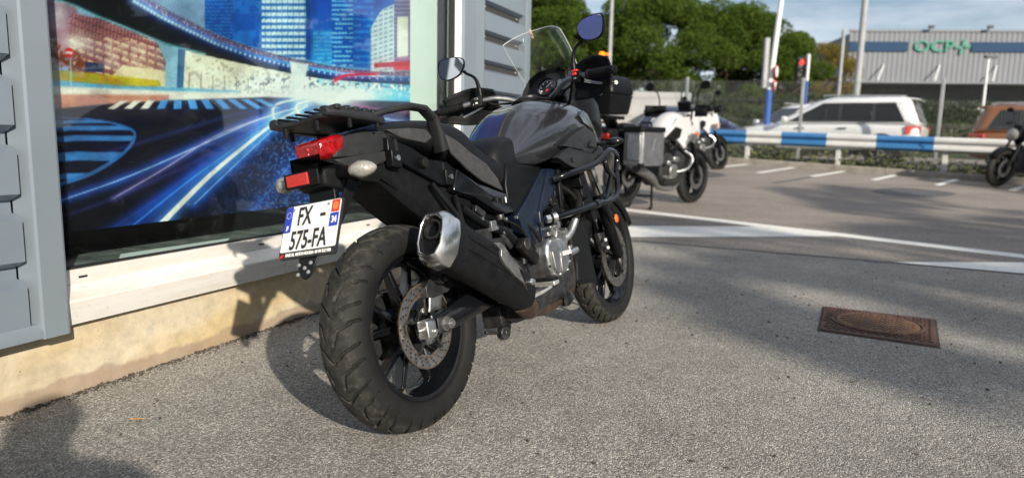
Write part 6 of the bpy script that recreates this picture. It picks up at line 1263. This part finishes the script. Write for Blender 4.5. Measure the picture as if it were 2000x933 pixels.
        b = MB(); b.lathe([(.0,.105),(.05,.11),(.10,.09),(.13,.04),(.14,0)], (0,0,0), 'x', 20); b.v = [(1.28-x+.09, y, z+.90) for x, y, z in b.v]; hl_ = b.obj('headlight_shell', 'black_gloss', e, smooth=True)
        b = MB(); b.lathe([(.0,.10),(.03,.07),(.045,0)], (1.372,0,.90), 'x', 20); b.obj('headlight_lens', 'clear_lens', hl_, smooth=True); b = MB(); b.box((1.26,0,1.02), (.05,.14,.08), Matrix.Rotation(-.5, 3, 'Y')); b.obj('dash', 'black_plastic', e, bevel=.01)
    if pann:
        for sg in (-1, 1):
            b = MB(); b.loft([[V(x, sg*y, z) for x, y in ((-.24,.17),(.20,.17),(.20,.37),(.17,.40),(-.21,.40),(-.24,.37))] for z in (.50, .56, .84)]); pn = b.obj('pannier', 'panel_grey', e, bevel=.010)
            b = MB(); b.loft([[V(x, sg*y, z) for x, y in ((-.25,.165),(.21,.165),(.21,.38),(.18,.41),(-.22,.41),(-.25,.38))] for z in (.84, .885)]); b.obj('pannier_lid', 'black_plastic', pn, bevel=.010)
            b = MB(); b.box((-.243, sg*.30, .69), (.010,.16,.26)); b.obj('pannier_back', 'aluminium', pn, bevel=.003); b = MB(); b.box((-.02, sg*.403, .72), (.012,.008,.14), Matrix.Rotation(.5*sg*0+.35, 3, 'Y')); b.obj('pannier_rib', 'aluminium', pn)
            for x in (-.22,.18): b = MB(); b.box((x, sg*.385, .51), (.06,.05,.04)); b.obj('corner_guard', 'black_plastic', pn, bevel=.008)
            b = MB(); b.tube([(-.12, sg*.29, .89), (-.10, sg*.29, .92), (.06, sg*.29, .92), (.08, sg*.29, .89)], .010, 8, 3); b.obj('carry_handle', 'black_plastic', pn)
            b = MB(); b.tube([(-.2, sg*.15, .86), (.2, sg*.15, .86), (.2, sg*.15, .55), (-.2, sg*.15, .55), (-.2, sg*.15, .86)], .010, 8); b.obj('pannier_rack', 'black_satin', e)
    if topcase:
        b = MB(); b.loft([[V(x*k_-.36, y*k_, z) for x, y in ((-.22,-.24),(-.24,-.15),(-.24,.15),(-.22,.24),(.18,.22),(.2,.1),(.2,-.1),(.18,-.22))] for z, k_ in ((.98,.84),(1.0,.88),(1.12,.98),(1.135,1.02))]); tcs = b.obj('top_case', 'black_plastic', e, bevel=.012)
        b = MB(); b.loft([[V(x*k_-.36, y*k_, z) for x, y in ((-.22,-.24),(-.24,-.15),(-.24,.15),(-.22,.24),(.18,.22),(.2,.1),(.2,-.1),(.18,-.22))] for z, k_ in ((1.136,1.02),(1.16,1.02),(1.24,.94),(1.285,.78))]); b.obj('case_lid', 'black_satin', tcs, bevel=.02); b = MB(); b.box((-.605,0,1.15), (.02,.26,.045)); b.obj('case_reflector', 'panel_grey', tcs, bevel=.006)
        b = MB(); b.box((-.33,0,.955), (.34,.22,.03)); b.beam((-.2,0,.86),(-.3,0,.95), .16,.03); b.obj('case_rack', 'black_satin', e, bevel=.006)
    if cstand:
        b = MB()
        for sg in (-1, 1): b.tube([(.42, sg*.10, .34), (.36, sg*.15, .012)], .014, 8); b.tube([(.36, sg*.15, .012), (.30, sg*.17, .012)], .016, 8)
        b.tube([(.385,-.13,.14),(.385,.13,.14)], .012, 8); b.obj('centre_stand', 'black_satin', e)
    else:
        b = MB(); b.tube([(.58,.12,.30),(.50,.21,.10),(.46,.25,.0+lean*.05)], .012, 8); b.obj('side_stand', 'black_satin', e)
    if adv:
        seen = set()
        for o in bpy.data.objects:
            pr = o.parent
            if pr is not None and (pr == e or pr.parent == e) and o.type == 'MESH' and 'wheel' not in o.name and 'wheel' not in pr.name and o.data.name not in seen:
                seen.add(o.data.name)
                for v_ in o.data.vertices:
                    if v_.co.z > .78: v_.co.z = .78+(v_.co.z-.78)*1.26
    return e
def put_bike(fx, fy, hd, k=1): return (fx-1.45*k*math.sin(hd), fy-1.45*k*math.cos(hd), (gz(fy)+gz(fy-1.45*k*math.cos(hd)))/2)
bike2('motorcycle', put_bike(2.60, 10.22, R(45), 1.16), R(45), 'white adventure motorcycle with metal side cases on its centre stand', 'bike_white', topcase=True, pann=True, cstand=True, sc_=1.16)
bike2('motorcycle', put_bike(4.45, 15.3, R(50), 1.12), R(50), 'white and black motorcycle mostly hidden behind the one with metal cases', 'bike_white', lean=.12, sc_=1.12)
bike2('motorcycle', put_bike(8.98, 13.05, R(248), 1.08), R(248), 'black naked roadster cut by the right edge of the picture, front wheel toward the camera', 'black_gloss', adv=False, lean=.14, sc_=1.08)

# ---------------------------------------------------------------- outside the picture: trees that shade the lot, a row added for the window reflection, the photographer
GS = 'pines standing behind the camera'
tree('pine_tree', 11.0, -13.0, 9.4, 1.0, 7.0, 'tall thin pine with a small sparse crown behind the camera', seed=31, group=GS, nleaf=1900, nclump=12, leaf=.16)
tree('pine_tree', 13.6, -10.0, 9.0, .9, 6.8, 'second tall thin pine with a sparse crown behind the camera', seed=32, group=GS, nleaf=1700, nclump=12, leaf=.16)
for i, (x, y, h, cw, cz) in enumerate(((10.6, -7.2, 8.2, 2.3, 4.2), (14.2, -4.6, 8.6, 2.6, 4.4), (17.5, .6, 8.0, 2.3, 4.0), (12.6, -13.0, 9.0, 2.2, 5.2))):
    tree('pine_tree', x, y, h, cw, cz, ['pine nearest behind the camera on the right', 'second pine behind the camera on the right', 'pine far to the right of the lot', 'rearmost pine behind the camera'][i], seed=20+i, group=GS, nleaf=3600, nclump=22, leaf=.13)
for i, (x, y, h, cw) in enumerate(((21.5, -9, 9.0, 3.2), (23.5, -3, 8.2, 3.2), (22.5, 3.5, 9.2, 3.4), (24.0, 9.5, 8.6, 3.2), (22.8, 15.0, 8.8, 3.0))):  # unseen row, added so the window glass reflects dark trees instead of bright sky
    tree('pine_tree', x, y, h, cw, 2.0, ['first', 'second', 'third', 'fourth', 'fifth'][i]+' pine from the near end of the added unseen row right of the lot', seed=40+i, group='unseen pines added to darken the window reflection', nleaf=7000, nclump=30, leaf=.24)
def person():
    e = empty('person', (-.12, -.44, 0), R(10), 'person in dark clothes crouching behind the camera to take the picture', 'person'); e.scale = (1.08, 1.08, 1.08)
    me = bpy.data.meshes.new('body'); vs = [(0,-.06,.42),(0,-.03,.60),(0,.01,.80),(0,.04,.94),(0,.08,1.01),(0,.11,1.07), (-.11,-.04,.42),(-.22,.20,.46),(-.18,-.06,.10),(-.18,.08,.05), (.11,-.04,.42),(.22,.20,.46),(.18,-.04,.10),(.18,.10,.05), (-.23,.03,.93),(-.44,.06,.74),(-.24,.18,.80),(-.16,.22,.82), (.23,.03,.93),(.44,.06,.74),(.26,.16,.80),(.18,.20,.82)]
    ed = [(0,1),(1,2),(2,3),(3,4),(4,5),(0,6),(6,7),(7,8),(8,9),(0,10),(10,11),(11,12),(12,13),(3,14),(14,15),(15,16),(16,17),(3,18),(18,19),(19,20),(20,21)]
    rad = [.19,.19,.21,.17,.07,.095,.10,.075,.05,.045,.10,.075,.05,.045,.07,.05,.036,.03,.07,.05,.036,.03]
    me.from_pydata(vs, ed, []); o = bpy.data.objects.new('body', me); COL.objects.link(o); o.parent = e; o.modifiers.new('skin', 'SKIN')
    for v_, r_ in zip(me.skin_vertices[0].data, rad): v_.radius = (r_, r_)
    me.skin_vertices[0].data[0].use_root = True
    md = o.modifiers.new('sub', 'SUBSURF'); md.levels = md.render_levels = 2; me.materials.append(MATS['cloth_dark'])
    b = MB(); b.loft([[V(.0+math.cos(a)*.085*k_, .105+math.sin(a)*.10*k_, z) for a in [2*math.pi*k/14 for k in range(14)]] for z, k_ in ((1.05,1.02),(1.11,1.08),(1.15,.85),(1.175,.35))]); b.obj('hair', 'hair', e, smooth=True)
    return e
person()
